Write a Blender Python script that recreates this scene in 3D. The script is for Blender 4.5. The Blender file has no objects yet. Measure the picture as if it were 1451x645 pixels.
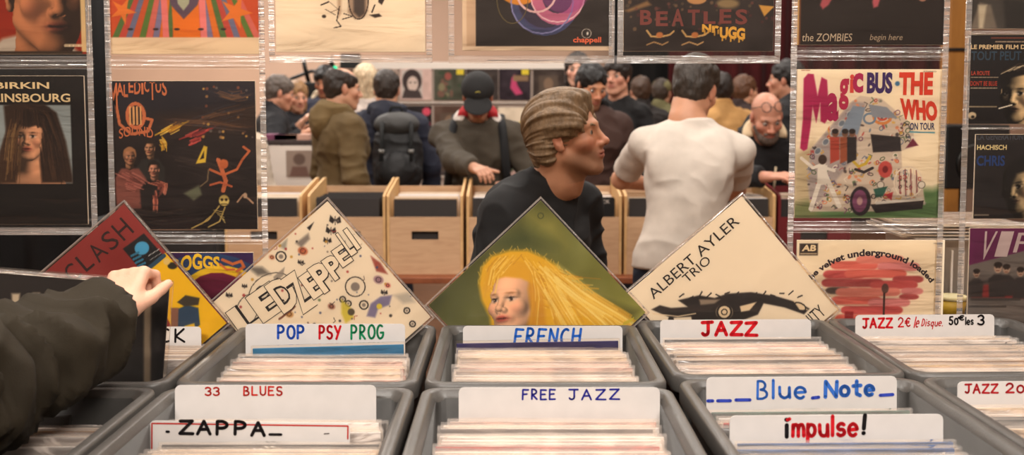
LAMPS = [(-1.7, -2.2, 1.8, 0.6, 285), (1.7, -2.2, 1.8, 0.6, 285), (-1.4, 0.7, 1.4, 0.5, 56), (1.4, 0.7, 1.4, 0.5, 56), (0, 3.3, 2.2, 0.5, 90), (-3.2, 5.6, 1.6, 0.6, 125), (3.0, 5.6, 1.6, 0.6, 100), (0, 7.6, 2.4, 0.6, 115), (-3.5, 10.2, 1.6, 0.6, 240), (2.5, 10.6, 1.6, 0.6, 60)]  # first two added out of view to brighten the upright sleeves
import bpy, bmesh, math, random
import numpy as np
from mathutils import Vector, Matrix, Euler
R = math.radians
rng = random.Random(7)
SC = bpy.context.scene
COL = SC.collection
# ------------------------------------------------------------------ camera model (1451 x 645)
W, H, F, CX, CY0 = 1451.0, 645.0, 1400.0, 725.5, 243.0
TH, HC = R(4.0), 1.55
ct, st = math.cos(TH), math.sin(TH)
def P(px, py, Y):
    u = (px - CX) / F; v = (CY0 - py) / F
    t = Y / (ct + v * st)
    return Vector((u * t, Y, HC + (v * ct - st) * t))
def PZ(px, py, z):
    u = (px - CX) / F; v = (CY0 - py) / F
    t = (z - HC) / (v * ct - st)
    return Vector((u * t, (ct + v * st) * t, z))
def ppm(Y, z=HC):                       # pixels per metre at depth Y, height z
    return F / (Y * ct - (z - HC) * st)
def lin(c):
    o = []
    for x in c[:3]:
        x = x / 255.0
        o.append(x / 12.92 if x <= 0.04045 else ((x + 0.055) / 1.055) ** 2.4)
    return tuple(o)
def lin_np(a):
    a = np.clip(a, 0, 255) / 255.0
    return np.where(a <= 0.04045, a / 12.92, ((a + 0.055) / 1.055) ** 2.4)
# ------------------------------------------------------------------ materials
def new_mat(name):
    m = bpy.data.materials.new(name); m.use_nodes = True
    nt = m.node_tree; nt.nodes.clear()
    out = nt.nodes.new('ShaderNodeOutputMaterial')
    return m, nt, out
def mat(name, c=(128, 128, 128), rough=0.6, metal=0.0, var=0.0, vscale=20.0, bump=0.0, bscale=60.0, stretch=(1, 1, 1), attr=False, sheen=0.0, coat=0.0, wave=None, spec=0.5):
    m, nt, out = new_mat(name); N = nt.nodes; L = nt.links
    b = N.new('ShaderNodeBsdfPrincipled'); L.new(b.outputs[0], out.inputs[0])
    b.inputs['Roughness'].default_value = rough; b.inputs['Metallic'].default_value = metal
    b.inputs['Specular IOR Level'].default_value = spec
    if sheen: b.inputs['Sheen Weight'].default_value = sheen; b.inputs['Sheen Roughness'].default_value = 0.4
    if coat: b.inputs['Coat Weight'].default_value = coat; b.inputs['Coat Roughness'].default_value = 0.12
    tc = N.new('ShaderNodeTexCoord'); mp = N.new('ShaderNodeMapping'); mp.inputs['Scale'].default_value = stretch
    L.new(tc.outputs['Object'], mp.inputs[0])
    src = None
    if attr:
        a = N.new('ShaderNodeAttribute'); a.attribute_name = 'Col'; src = a.outputs['Color']
    else:
        rgb = N.new('ShaderNodeRGB'); rgb.outputs[0].default_value = (*lin(c), 1); src = rgb.outputs[0]
    if var:
        n = N.new('ShaderNodeTexNoise'); n.inputs['Scale'].default_value = vscale; n.inputs['Detail'].default_value = 4
        L.new(mp.outputs[0], n.inputs[0])
        mr = N.new('ShaderNodeMapRange'); mr.inputs[3].default_value = 1 - var; mr.inputs[4].default_value = 1 + var
        mr.inputs[1].default_value = 0.3; mr.inputs[2].default_value = 0.7
        L.new(n.outputs[0], mr.inputs[0])
        mx = N.new('ShaderNodeVectorMath'); mx.operation = 'SCALE'
        L.new(src, mx.inputs[0]); L.new(mr.outputs[0], mx.inputs[3]); src = mx.outputs[0]
    L.new(src, b.inputs['Base Color'])
    if bump:
        n = N.new('ShaderNodeTexNoise'); n.inputs['Scale'].default_value = bscale; n.inputs['Detail'].default_value = 5
        L.new(mp.outputs[0], n.inputs[0])
        bp = N.new('ShaderNodeBump'); bp.inputs['Strength'].default_value = bump; bp.inputs['Distance'].default_value = 0.01
        L.new(n.outputs[0], bp.inputs['Height']); L.new(bp.outputs[0], b.inputs['Normal'])
    return m
def film_mat(name, milk=0.06, rough=0.09, bump=0.5, scale=(6, 6, 30), gloss=1.0, tint=(255, 250, 244)):
    m, nt, out = new_mat(name); N = nt.nodes; L = nt.links
    tc = N.new('ShaderNodeTexCoord'); mp = N.new('ShaderNodeMapping'); mp.inputs['Scale'].default_value = scale
    L.new(tc.outputs['Object'], mp.inputs[0])
    n = N.new('ShaderNodeTexNoise'); n.inputs['Scale'].default_value = 1.0; n.inputs['Detail'].default_value = 3; n.inputs['Distortion'].default_value = 0.6
    L.new(mp.outputs[0], n.inputs[0])
    bp = N.new('ShaderNodeBump'); bp.inputs['Strength'].default_value = bump; bp.inputs['Distance'].default_value = 0.02
    L.new(n.outputs[0], bp.inputs['Height'])
    tr = N.new('ShaderNodeBsdfTransparent'); tr.inputs[0].default_value = (*lin(tint), 1)
    df = N.new('ShaderNodeBsdfDiffuse'); df.inputs[0].default_value = (*lin((245, 235, 228)), 1)
    gl = N.new('ShaderNodeBsdfGlossy'); gl.inputs['Roughness'].default_value = rough
    gl.inputs[0].default_value = (1, 1, 1, 1)
    L.new(bp.outputs[0], gl.inputs['Normal'])
    m1 = N.new('ShaderNodeMixShader'); m1.inputs[0].default_value = milk
    L.new(tr.outputs[0], m1.inputs[1]); L.new(df.outputs[0], m1.inputs[2])
    fr = N.new('ShaderNodeFresnel'); fr.inputs['IOR'].default_value = 1.5; L.new(bp.outputs[0], fr.inputs['Normal'])
    mu = N.new('ShaderNodeMath'); mu.operation = 'MULTIPLY'; mu.inputs[1].default_value = gloss; mu.use_clamp = True
    L.new(fr.outputs[0], mu.inputs[0])
    m2 = N.new('ShaderNodeMixShader'); L.new(mu.outputs[0], m2.inputs[0])
    L.new(m1.outputs[0], m2.inputs[1]); L.new(gl.outputs[0], m2.inputs[2])
    L.new(m2.outputs[0], out.inputs[0])
    return m
def wood_mat(name, c1, c2, scale=(2, 14, 14), rough=0.55):
    m, nt, out = new_mat(name); N = nt.nodes; L = nt.links
    b = N.new('ShaderNodeBsdfPrincipled'); L.new(b.outputs[0], out.inputs[0]); b.inputs['Roughness'].default_value = rough
    tc = N.new('ShaderNodeTexCoord'); mp = N.new('ShaderNodeMapping'); mp.inputs['Scale'].default_value = scale
    L.new(tc.outputs['Object'], mp.inputs[0])
    n = N.new('ShaderNodeTexNoise'); n.inputs['Scale'].default_value = 3; n.inputs['Detail'].default_value = 6; n.inputs['Distortion'].default_value = 1.2
    L.new(mp.outputs[0], n.inputs[0])
    cr = N.new('ShaderNodeValToRGB'); cr.color_ramp.elements[0].color = (*lin(c1), 1); cr.color_ramp.elements[1].color = (*lin(c2), 1)
    cr.color_ramp.elements[0].position = 0.3; cr.color_ramp.elements[1].position = 0.7
    L.new(n.outputs[0], cr.inputs[0]); L.new(cr.outputs[0], b.inputs['Base Color'])
    return m
# ------------------------------------------------------------------ objects
def tag(o, label, cat, group=None, kind=None):
    o['label'] = label; o['category'] = cat
    if group: o['group'] = group
    if kind: o['kind'] = kind
    return o
def empty(name, loc=(0, 0, 0), rot=(0, 0, 0)):
    o = bpy.data.objects.new(name, None); COL.objects.link(o)
    o.location = loc; o.rotation_euler = rot; o.empty_display_size = 0.1
    return o
def link(name, me, parent=None, loc=None, rot=None):
    o = bpy.data.objects.new(name, me); COL.objects.link(o)
    if parent is not None: o.parent = parent
    if loc is not None: o.location = loc
    if rot is not None: o.rotation_euler = rot
    return o
def mesh_np(name, V, Q, mats, cols=None, smooth=True, mi=None):
    """V (n,3), Q (m,3|4) int arrays -> mesh"""
    V = np.asarray(V, np.float32); Q = np.asarray(Q, np.int32)
    me = bpy.data.meshes.new(name); k = Q.shape[1]
    me.vertices.add(len(V)); me.vertices.foreach_set('co', V.ravel())
    me.loops.add(Q.size); me.loops.foreach_set('vertex_index', Q.ravel())
    me.polygons.add(len(Q)); me.polygons.foreach_set('loop_start', np.arange(0, Q.size, k, dtype=np.int32))
    me.polygons.foreach_set('use_smooth', np.full(len(Q), smooth))
    for m in (mats if isinstance(mats, (list, tuple)) else [mats]): me.materials.append(m)
    if mi is not None: me.polygons.foreach_set('material_index', np.asarray(mi, np.int32))
    if cols is not None:
        a = me.color_attributes.new('Col', 'FLOAT_COLOR', 'POINT')
        c = np.ones((len(V), 4), np.float32); c[:, :3] = cols
        a.data.foreach_set('color', c.ravel())
    me.update(calc_edges=True); me.validate()
    return me
def mesh_bm(name, bm, mats, smooth=False):
    me = bpy.data.meshes.new(name); bm.normal_update(); bm.to_mesh(me); bm.free()
    for m in (mats if isinstance(mats, (list, tuple)) else [mats]): me.materials.append(m)
    if smooth:
        me.polygons.foreach_set('use_smooth', [True] * len(me.polygons))
    return me
def add_box(bm, c, s, bevel=0.0, rot=None, mi=0, seg=2):
    r = bmesh.ops.create_cube(bm, size=1.0); vs = r['verts']
    M = Matrix.Translation(c) @ (Euler(rot).to_matrix().to_4x4() if rot else Matrix()) @ Matrix.Diagonal((*s, 1))
    bmesh.ops.transform(bm, matrix=M, verts=vs)
    fs = {f for v in vs for f in v.link_faces}
    for f in fs: f.material_index = mi
    if bevel:
        es = {e for v in vs for e in v.link_edges}
        bmesh.ops.bevel(bm, geom=list(es), offset=bevel, segments=seg, affect='EDGES', profile=0.5)
    return vs
def box_obj(name, c, s, m, parent=None, bevel=0.0, rot=None):
    bm = bmesh.new(); add_box(bm, (0, 0, 0), s, bevel, None)
    return link(name, mesh_bm(name, bm, m), parent, c, rot)
def add_tube(bm, pts, rads, seg=10, cap=True, mi=0):
    rings = []
    pts = [Vector(p) for p in pts]
    if not isinstance(rads, (list, tuple)): rads = [rads] * len(pts)
    prev = None
    for i, p in enumerate(pts):
        d = (pts[min(i + 1, len(pts) - 1)] - pts[max(i - 1, 0)])
        d = d.normalized() if d.length > 1e-9 else Vector((0, 0, 1))
        if prev is None:
            a = d.orthogonal().normalized()
        else:
            a = (prev - d * prev.dot(d))
            a = a.normalized() if a.length > 1e-6 else d.orthogonal().normalized()
        prev = a; b = d.cross(a)
        rings.append([bm.verts.new(p + (a * math.cos(2 * math.pi * k / seg) + b * math.sin(2 * math.pi * k / seg)) * rads[i]) for k in range(seg)])
    for r0, r1 in zip(rings, rings[1:]):
        for k in range(seg):
            f = bm.faces.new((r0[k], r0[(k + 1) % seg], r1[(k + 1) % seg], r1[k])); f.material_index = mi; f.smooth = True
    if cap:
        f = bm.faces.new(rings[0][::-1]); f.material_index = mi
        f = bm.faces.new(rings[-1]); f.material_index = mi
def add_prism(bm, pts, y0, y1, mi=0):
    """polygon in xz extruded along y"""
    a = [bm.verts.new((x, y0, z)) for x, z in pts]; b = [bm.verts.new((x, y1, z)) for x, z in pts]
    n = len(pts)
    fs = [bm.faces.new(a), bm.faces.new(b[::-1])]
    for i in range(n):
        fs.append(bm.faces.new((a[i], b[i], b[(i + 1) % n], a[(i + 1) % n])))
    for f in fs: f.material_index = mi
    bmesh.ops.recalc_face_normals(bm, faces=fs)
# ------------------------------------------------------------------ noise
def vnoise(p, seed=0):
    """value noise on (n,3) points"""
    p = np.asarray(p, np.float64); i = np.floor(p).astype(np.int64); f = p - i; f = f * f * (3 - 2 * f)
    def h(ix, iy, iz):
        n = (ix * 374761393 + iy * 668265263 + iz * 1274126177 + seed * 982451653) & 0xffffffff
        n = ((n ^ (n >> 13)) * 1274126177) & 0xffffffff
        return ((n ^ (n >> 16)) & 0xffff) / 65535.0
    o = 0
    for dx in (0, 1):
        for dy in (0, 1):
            for dz in (0, 1):
                w = (f[..., 0] if dx else 1 - f[..., 0]) * (f[..., 1] if dy else 1 - f[..., 1]) * (f[..., 2] if dz else 1 - f[..., 2])
                o = o + w * h(i[..., 0] + dx, i[..., 1] + dy, i[..., 2] + dz)
    return o * 2 - 1
# ------------------------------------------------------------------ printed art
TXT = {}
def text_tris(s, bold=0.0, spacing=1.0):
    key = (s, bold, spacing)
    if key not in TXT:
        cu = bpy.data.curves.new('lettering', 'FONT'); cu.body = s; cu.offset = bold; cu.space_character = spacing; cu.resolution_u = 3
        o = bpy.data.objects.new('lettering', cu); COL.objects.link(o)
        dg = bpy.context.evaluated_depsgraph_get(); dg.update()
        me = bpy.data.meshes.new_from_object(o.evaluated_get(dg))
        bm = bmesh.new(); bm.from_mesh(me); bmesh.ops.triangulate(bm, faces=bm.faces)
        for _ in range(2):
            es = [e for e in bm.edges if e.calc_length() > 0.25]
            if es: bmesh.ops.subdivide_edges(bm, edges=es, cuts=1); bmesh.ops.triangulate(bm, faces=bm.faces)
        V = np.array([(v.co.x, v.co.y) for v in bm.verts]); bm.verts.index_update()
        T = np.array([[v.index for v in f.verts] for f in bm.faces])
        bm.free(); bpy.data.meshes.remove(me); bpy.data.objects.remove(o); bpy.data.curves.remove(cu)
        V = V - V.min(0); TXT[key] = (V / V.max(0), T)
    return TXT[key]
class Art:
    """a print, authored on the photo's pixels of the sleeve through an affine map (corners TL, TR, BL)"""
    def __init__(s, tl, tr, bl, bg, n=200):
        s.tl = np.array(tl, float); A = np.array([np.array(tr, float) - s.tl, np.array(bl, float) - s.tl]).T
        s.inv = np.linalg.inv(A); s.n = n
        g = (np.arange(n) + 0.0) / (n - 1)
        s.X, s.Y = np.meshgrid(g, 1 - g)             # row 0 = bottom: Y=1 at bottom (v down)
        s.img = np.ones((n, n, 3)) * np.array(bg, float)
        s.txt = []; s.scale = 1.0 / np.linalg.norm(A[:, 0])
        s.A = A
    def uv(s, pts):
        return (np.asarray(pts, float) - s.tl) @ s.inv.T
    def px(s):
        g = np.stack([s.X, s.Y], -1) @ s.A.T + s.tl
        return g[..., 0], g[..., 1]
    def blend(s, a, col):
        a = np.clip(a, 0, 1)[..., None]; s.img = s.img * (1 - a) + np.array(col, float) * a
    def sd(s, q):
        px, py = s.X, s.Y; d = np.full(px.shape, 1e9); ins = np.zeros(px.shape, bool); n = len(q)
        for i in range(n):
            x0, y0 = q[i]; x1, y1 = q[(i + 1) % n]; ex, ey = x1 - x0, y1 - y0
            wx, wy = px - x0, py - y0; t = np.clip((wx * ex + wy * ey) / (ex * ex + ey * ey + 1e-12), 0, 1)
            d = np.minimum(d, (wx - ex * t) ** 2 + (wy - ey * t) ** 2)
            c = (y0 > py) != (y1 > py)
            ins ^= c & (px < (x1 - x0) * (py - y0) / (y1 - y0 + 1e-12) + x0)
        d = np.sqrt(d); return np.where(ins, -d, d)
    def poly(s, pts, col, soft=0.8, a=1.0, grad=None):
        d = s.sd(s.uv(pts)); w = soft * s.scale
        s.blend(a * np.clip(0.5 - d / (2 * w), 0, 1), col)
    def ell(s, cx, cy, rx, ry=None, col=(0, 0, 0), rot=0, soft=0.8, a=1.0, n=22):
        ry = rx if ry is None else ry; c_, s_ = math.cos(R(rot)), math.sin(R(rot))
        s.poly([(cx + rx * math.cos(t) * c_ - ry * math.sin(t) * s_, cy + rx * math.cos(t) * s_ + ry * math.sin(t) * c_) for t in [2 * math.pi * k / n for k in range(n)]], col, soft, a)
    def line(s, pts, w, col, soft=0.6, a=1.0):
        q = s.uv(pts); d = np.full(s.X.shape, 1e9)
        for (x0, y0), (x1, y1) in zip(q, q[1:]):
            ex, ey = x1 - x0, y1 - y0; wx, wy = s.X - x0, s.Y - y0
            t = np.clip((wx * ex + wy * ey) / (ex * ex + ey * ey + 1e-12), 0, 1)
            d = np.minimum(d, (wx - ex * t) ** 2 + (wy - ey * t) ** 2)
        s.blend(a * np.clip(0.5 - (np.sqrt(d) - w * s.scale / 2) / (soft * s.scale), 0, 1), col)
    def ring(s, cx, cy, r, w, col, ry=None, rot=0, a=1.0):
        ry = r if ry is None else ry; c_, s_ = math.cos(R(rot)), math.sin(R(rot))
        s.line([(cx + r * math.cos(t) * c_ - ry * math.sin(t) * s_, cy + r * math.cos(t) * s_ + ry * math.sin(t) * c_) for t in [2 * math.pi * k / 20 for k in range(21)]], w, col, a=a)
    def noise(s, f, amt, seed=1, fy=None):
        p = np.stack([s.X * f, s.Y * (fy or f), np.zeros_like(s.X)], -1)
        s.img = s.img + amt * vnoise(p, seed)[..., None]
    def text(s, st, box, col, rot=0.0, warp=None, bold=0.0, spacing=1.0, shear=0.0):
        """box = pixel (x0,y0,x1,y1) before rotation about its centre; warp maps (u 0..1, v 0..1 up) -> pixel"""
        V, T = text_tris(st, bold, spacing)
        if warp is not None:
            Pp = np.array([warp(u, v) for u, v in V])
        else:
            x0, y0, x1, y1 = box; Pp = np.stack([x0 + V[:, 0] * (x1 - x0) + shear * V[:, 1] * (y1 - y0), y1 - V[:, 1] * (y1 - y0)], 1)
            if rot:
                c = np.array([(x0 + x1) / 2, (y0 + y1) / 2]); a = R(rot)
                Pp = (Pp - c) @ np.array([[math.cos(a), math.sin(a)], [-math.sin(a), math.cos(a)]]) + c
        q = s.uv(Pp); k = (q > 0.005).all(1) & (q < 0.995).all(1)
        T = T[k[T].all(1)]
        s.txt.append((q, T, col))
    def dash(s, x0, x1, y, h, col, seed=1):
        rs = random.Random(seed + int(x0)); x = x0
        while x < x1: w = rs.uniform(2, 6); s.line([(x, y), (min(x + w, x1), y)], h, col, a=.8); x += w + 1.6
    def strokes(s, polys, w, col):
        for pl in polys: s.txt.append((*ribbon(s.uv(pl), w * s.scale), col))
    def build(s, parent, w, h, mprint, yf, x0=None, z0=None):
        """front faces -y; local x from x0, z from z0"""
        x0 = -w / 2 if x0 is None else x0; z0 = -h / 2 if z0 is None else z0; n = s.n
        V = np.zeros((n * n, 3)); V[:, 0] = x0 + s.X.ravel() * w; V[:, 2] = z0 + (1 - s.Y.ravel()) * h; V[:, 1] = yf
        i = np.arange(n * n).reshape(n, n); Q = np.stack([i[:-1, :-1], i[:-1, 1:], i[1:, 1:], i[1:, :-1]], -1).reshape(-1, 4)
        link('cover_print', mesh_np('cover_print', V, Q, mprint, lin_np(s.img.reshape(-1, 3)), False), parent)
        if s.txt:
            Vs, Ts, Cs, o = [], [], [], 0
            for k, (q, T, col) in enumerate(s.txt):
                v = np.zeros((len(q), 3)); v[:, 0] = x0 + q[:, 0] * w; v[:, 2] = z0 + (1 - q[:, 1]) * h; v[:, 1] = yf - 0.00025 - 0.00006 * k
                Vs.append(v); Ts.append(T + o); Cs.append(np.tile(lin(col), (len(q), 1))); o += len(q)
            link('lettering', mesh_np('lettering', np.concatenate(Vs), np.concatenate(Ts), mprint, np.concatenate(Cs), False), parent)
def ribbon(q, w):
    q = np.asarray(q, float); V, T = [], []
    for a, b in zip(q, q[1:]):
        d = b - a; L = np.linalg.norm(d)
        if L < 1e-9: continue
        nrm = np.array([-d[1], d[0]]) / L * w / 2; o = len(V)
        V += [a + nrm, a - nrm, b - nrm, b + nrm]; T += [[o, o + 1, o + 2], [o, o + 2, o + 3]]
    for p in q:
        o = len(V); V += [p + w / 2 * np.array([math.cos(2 * math.pi * k / 8), math.sin(2 * math.pi * k / 8)]) for k in range(8)]
        T += [[o, o + k, o + k + 1] for k in range(1, 7)]
    return np.array(V), np.array(T)
def arc(cx, cy, rx, ry, a0, a1, n=9):
    return [(cx + rx * math.cos(R(a0 + (a1 - a0) * k / n)), cy + ry * math.sin(R(a0 + (a1 - a0) * k / n))) for k in range(n + 1)]
# hand-lettering strokes, unit box, y up
SF = {
 'F': [[(.05, 0), (.1, 1), (.85, .98)], [(.08, .52), (.65, .55)]],
 'R': [[(.1, 0), (.12, 1)], [(.12, 1)] + arc(.35, .75, .38, .25, 90, -90) + [(.12, .5), (.8, 0)]],
 'E': [[(.85, .97), (.1, 1), (.08, 0), (.85, .02)], [(.1, .52), (.7, .54)]],
 'N': [[(.08, 0), (.1, 1), (.85, .02), (.9, 1)]],
 'C': [arc(.55, .5, .45, .5, 60, 300, 12)],
 'H': [[(.1, 0), (.12, 1)], [(.88, 0), (.9, 1)], [(.1, .5), (.9, .53)]],
 'J': [[(.1, .98), (.95, 1)], [(.6, 1), (.6, .25)] + arc(.35, .25, .25, .25, 0, -150)],
 'A': [[(0, 0), (.45, 1), (.9, 0)], [(.18, .36), (.75, .38)]],
 'Z': [[(.05, .97), (.92, 1), (.03, .02), (.97, 0)]],
 'P': [[(.1, 0), (.12, 1)], [(.12, 1)] + arc(.4, .73, .42, .27, 90, -90) + [(.12, .46)]],
 'O': [arc(.5, .5, .45, .5, 90, 450, 14)],
 'S': [arc(.5, .74, .38, .26, 40, 250, 8) + arc(.45, .25, .4, .25, 80, -150, 9)],
 'Y': [[(.05, 1), (.48, .5)], [(.95, 1), (.3, 0)]],
 'G': [arc(.5, .5, .45, .5, 55, 330, 12) + [(.92, .45), (.55, .45)]],
 'B': [[(.1, 0), (.12, 1)], [(.12, 1)] + arc(.35, .76, .36, .24, 90, -90) + arc(.35, .26, .5, .26, 90, -90) + [(.1, 0)]],
 'L': [[(.1, 1), (.08, .02), (.85, 0)]],
 'U': [[(.08, 1), (.1, .3)] + arc(.48, .3, .38, .3, 180, 360) + [(.88, 1)]],
 'V': [[(.05, 1), (.48, 0), (.92, 1)]],
 'K': [[(.1, 0), (.12, 1)], [(.85, 1), (.14, .45), (.9, 0)]],
 'I': [[(.5, 0), (.5, 1)]],
 '3': [arc(.42, .75, .4, .25, 150, -80) + arc(.42, .25, .45, .26, 85, -150)],
 '2': [arc(.45, .72, .38, .28, 165, -30) + [(.05, .02), (.95, .03)]],
 '0': [arc(.5, .4, .4, .4, 90, 450, 12)],
 '5': [[(.85, 1), (.2, .97), (.15, .55)] + arc(.42, .3, .42, .3, 100, -150)],
 'D': [[(.1, 0), (.12, 1)], [(.12, 1)] + arc(.2, .5, .65, .5, 90, -90) + [(.1, 0)]],
 'T': [[(.0, .97), (1, 1)], [(.5, .98), (.48, 0)]],
 'l': [[(.5, 1), (.5, 0)]], 'i': [[(.5, .6), (.5, 0)], [(.45, .88), (.56, .88)]], '!': [[(.6, 1), (.5, .3)], [(.46, .05), (.5, .06)]],
 'u': [[(.08, .6), (.1, .2)] + arc(.48, .22, .36, .22, 180, 360) + [(.86, .6), (.9, 0)]],
 'e': [[(.1, .32), (.88, .34)] + arc(.48, .31, .42, .31, 10, 310, 12)],
 'o': [arc(.5, .3, .42, .3, 90, 450, 12)],
 't': [[(.45, .95), (.45, .12), (.8, .02)], [(.1, .64), (.85, .66)]],
 'm': [[(.04, 0), (.06, .6)], arc(.27, .38, .2, .22, 180, 0, 6) + [(.47, 0)], arc(.69, .38, .2, .22, 180, 0, 6) + [(.9, 0)]],
 'p': [[(.1, .62), (.08, -.35)], arc(.45, .3, .36, .3, 160, -160, 12)],
 's': [arc(.5, .46, .34, .16, 40, 250, 7) + arc(.47, .16, .36, .16, 80, -150, 8)],
 'd': [arc(.42, .3, .36, .3, 20, 340, 12), [(.8, 1), (.8, 0)]],
 'q': [arc(.42, .3, .36, .3, 20, 340, 12), [(.8, .6), (.8, -.4)]],
 'E2': [], '_': [[(.0, .0), (1, .02)]], '-': [[(.1, .2), (.9, .22)]], '.': [[(.4, .0), (.5, .02)]],
 '$': [arc(.6, .5, .4, .45, 50, 310, 10), [(.0, .6), (.7, .6)], [(.0, .42), (.65, .42)]],
}
def hand(st, x0, y0, x1, y1, gap=0.25, jit=0.03, widths=None, slant=0.0):
    """pixel polylines of a hand-lettered string in the box (y1 = baseline)"""
    cw = {'l': .35, 'i': .3, 'I': .3, '!': .4, '.': .3, ' ': .7, 'm': 1.25}
    ws = [cw.get(c, 1.0) for c in st]; tot = sum(ws) + gap * (len(st) - 1); k = (x1 - x0) / tot; x = x0; out = []
    for c, w in zip(st, ws):
        dy = rng.uniform(-jit, jit)
        for pl in SF.get(c, []):
            out.append([(x + u * w * k + slant * v * (y1 - y0), y1 - (v + dy + rng.uniform(-jit, jit) * .4) * (y1 - y0)) for u, v in pl])
        x += (w + gap) * k
    return out
# ================================================================== camera, world
cam = bpy.data.cameras.new('camera'); co = bpy.data.objects.new('camera', cam); COL.objects.link(co)
co.location = (0, 0, HC); co.rotation_euler = (R(86.0), 0, 0)
cam.sensor_width = 36; cam.lens = 36 * F / W; cam.shift_y = (CY0 - H / 2) / W; cam.clip_start = 0.05
cam.dof.use_dof = True; cam.dof.focus_distance = 1.86; cam.dof.aperture_fstop = (cam.lens / 1000) / 0.0075
SC.camera = co
SC.view_settings.view_transform = 'Standard'; SC.view_settings.look = 'None'; SC.view_settings.gamma = 1.0
SC.view_settings.use_curve_mapping = False; SC.view_settings.exposure = 0.0
SC.cycles.use_denoising = True
SC.cycles.max_bounces = 8; SC.cycles.transparent_max_bounces = 24; SC.cycles.sample_clamp_indirect = 4.0
SC.cycles.use_adaptive_sampling = True
wd = bpy.data.worlds.new('hall'); SC.world = wd; wd.use_nodes = True
wd.node_tree.nodes['Background'].inputs[0].default_value = (*lin((255, 222, 190)), 1); wd.node_tree.nodes['Background'].inputs[1].default_value = 0.05
# ================================================================== materials
M = {}
M['print'] = mat('printed_card', rough=0.45, attr=True, spec=0.2)
M['card'] = mat('divider_card', (208, 201, 196), 0.42, var=0.03, vscale=30)
M['grey'] = mat('grey_plastic', (66, 63, 60), 0.42, var=0.10, vscale=25, bump=0.08, bscale=400)
M['grey_lit'] = mat('grey_plastic_lit', (86, 82, 78), 0.36, var=0.08, vscale=30, bump=0.06, bscale=300)  # lighter copy of the bin plastic, rim highlight put into the colour
M['film'] = film_mat('clear_film', 0.012, 0.10, 0.16, (5, 5, 20), 0.75)
M['film2'] = film_mat('taut_film', 0.015, 0.09, 0.06, (4, 4, 9), 0.8)
M['hem'] = film_mat('welded_film', 0.17, 0.16, 0.9, (2.5, 5, 70), 1.6)
M['lip'] = film_mat('film_lip', 0.16, 0.22, 0.35, (14, 40, 40), 1.5)  # diffuse white in this film stands in for reflections off crinkled tops
M['wood'] = wood_mat('birch_plywood', (192, 152, 116), (210, 172, 134))
M['wood_edge'] = wood_mat('plywood_edge', (206, 160, 106), (224, 182, 124), (6, 60, 6))
M['table'] = wood_mat('table_top', (126, 66, 36), (150, 84, 48), (4, 10, 4))
M['black'] = mat('black_cloth', (9, 8, 8), 0.9)
M['blackp'] = mat('black_plastic', (14, 13, 13), 0.45)
M['metal'] = mat('dark_metal', (60, 58, 56), 0.35, 0.9)
M['white'] = mat('white_paint', (238, 226, 214), 0.6)
# ================================================================== setting
def struct(name, c, s, m):
    o = box_obj(name, c, s, m); o['kind'] = 'structure'; return o
XL, XR, YB, YF, ZC = -8.0, 8.0, 13.5, -4.0, 4.6
M['wallp'] = mat('plaster_wall', (224, 190, 166), 0.85, var=0.04, vscale=2)
M['floor'] = wood_mat('parquet_floor', (96, 62, 40), (122, 82, 54), (1, 8, 1), 0.4)
M['ceil'] = mat('ceiling_paint', (120, 108, 98), 0.9)
struct('floor', (0, (YB + YF) / 2, -0.05), (XR - XL + .2, YB - YF + .2, 0.1), M['floor'])
struct('ceiling', (0, (YB + YF) / 2, ZC + 0.05), (XR - XL + .2, YB - YF + .2, 0.1), M['ceil'])
struct('wall_back', (0, YB + 0.05, ZC / 2), (XR - XL, 0.1, ZC), M['wallp'])
struct('wall_front', (0, YF - 0.05, ZC / 2), (XR - XL, 0.1, ZC), mat('dark_wall', (84, 70, 60), 0.9))
struct('wall_left', (XL - 0.05, (YB + YF) / 2, ZC / 2), (0.1, YB - YF, ZC), M['wallp'])
struct('wall_right', (XR + 0.05, (YB + YF) / 2, ZC / 2), (0.1, YB - YF, ZC), M['wallp'])
# ceiling lamps, unseen; the pair behind the camera is added frontal light
def lamp(x, y, w, h, power, col=(255, 247, 238)):
    t = empty('ceiling_lamp', (x, y, ZC)); tag(t, f'flat warm ceiling lamp panel {"unseen, on the camera side of the record stall" if y < 3 else "over the far hall"} hanging under the ceiling', 'lamp', 'ceiling lamps over the hall')
    bm = bmesh.new(); add_box(bm, (0, 0, -0.03), (w + .06, h + .06, 0.05), 0.01); link('housing', mesh_bm('housing', bm, M['white']), t)
    l = bpy.data.lights.new('lamp_light', 'AREA'); l.shape = 'RECTANGLE'; l.size = w; l.size_y = h; l.energy = power; l.color = lin(col)
    o = bpy.data.objects.new('lamp_light', l); COL.objects.link(o); o.parent = t; o.location = (0, 0, -0.06)
for x, y, w, h, p in LAMPS: lamp(x, y, w, h, p)
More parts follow.
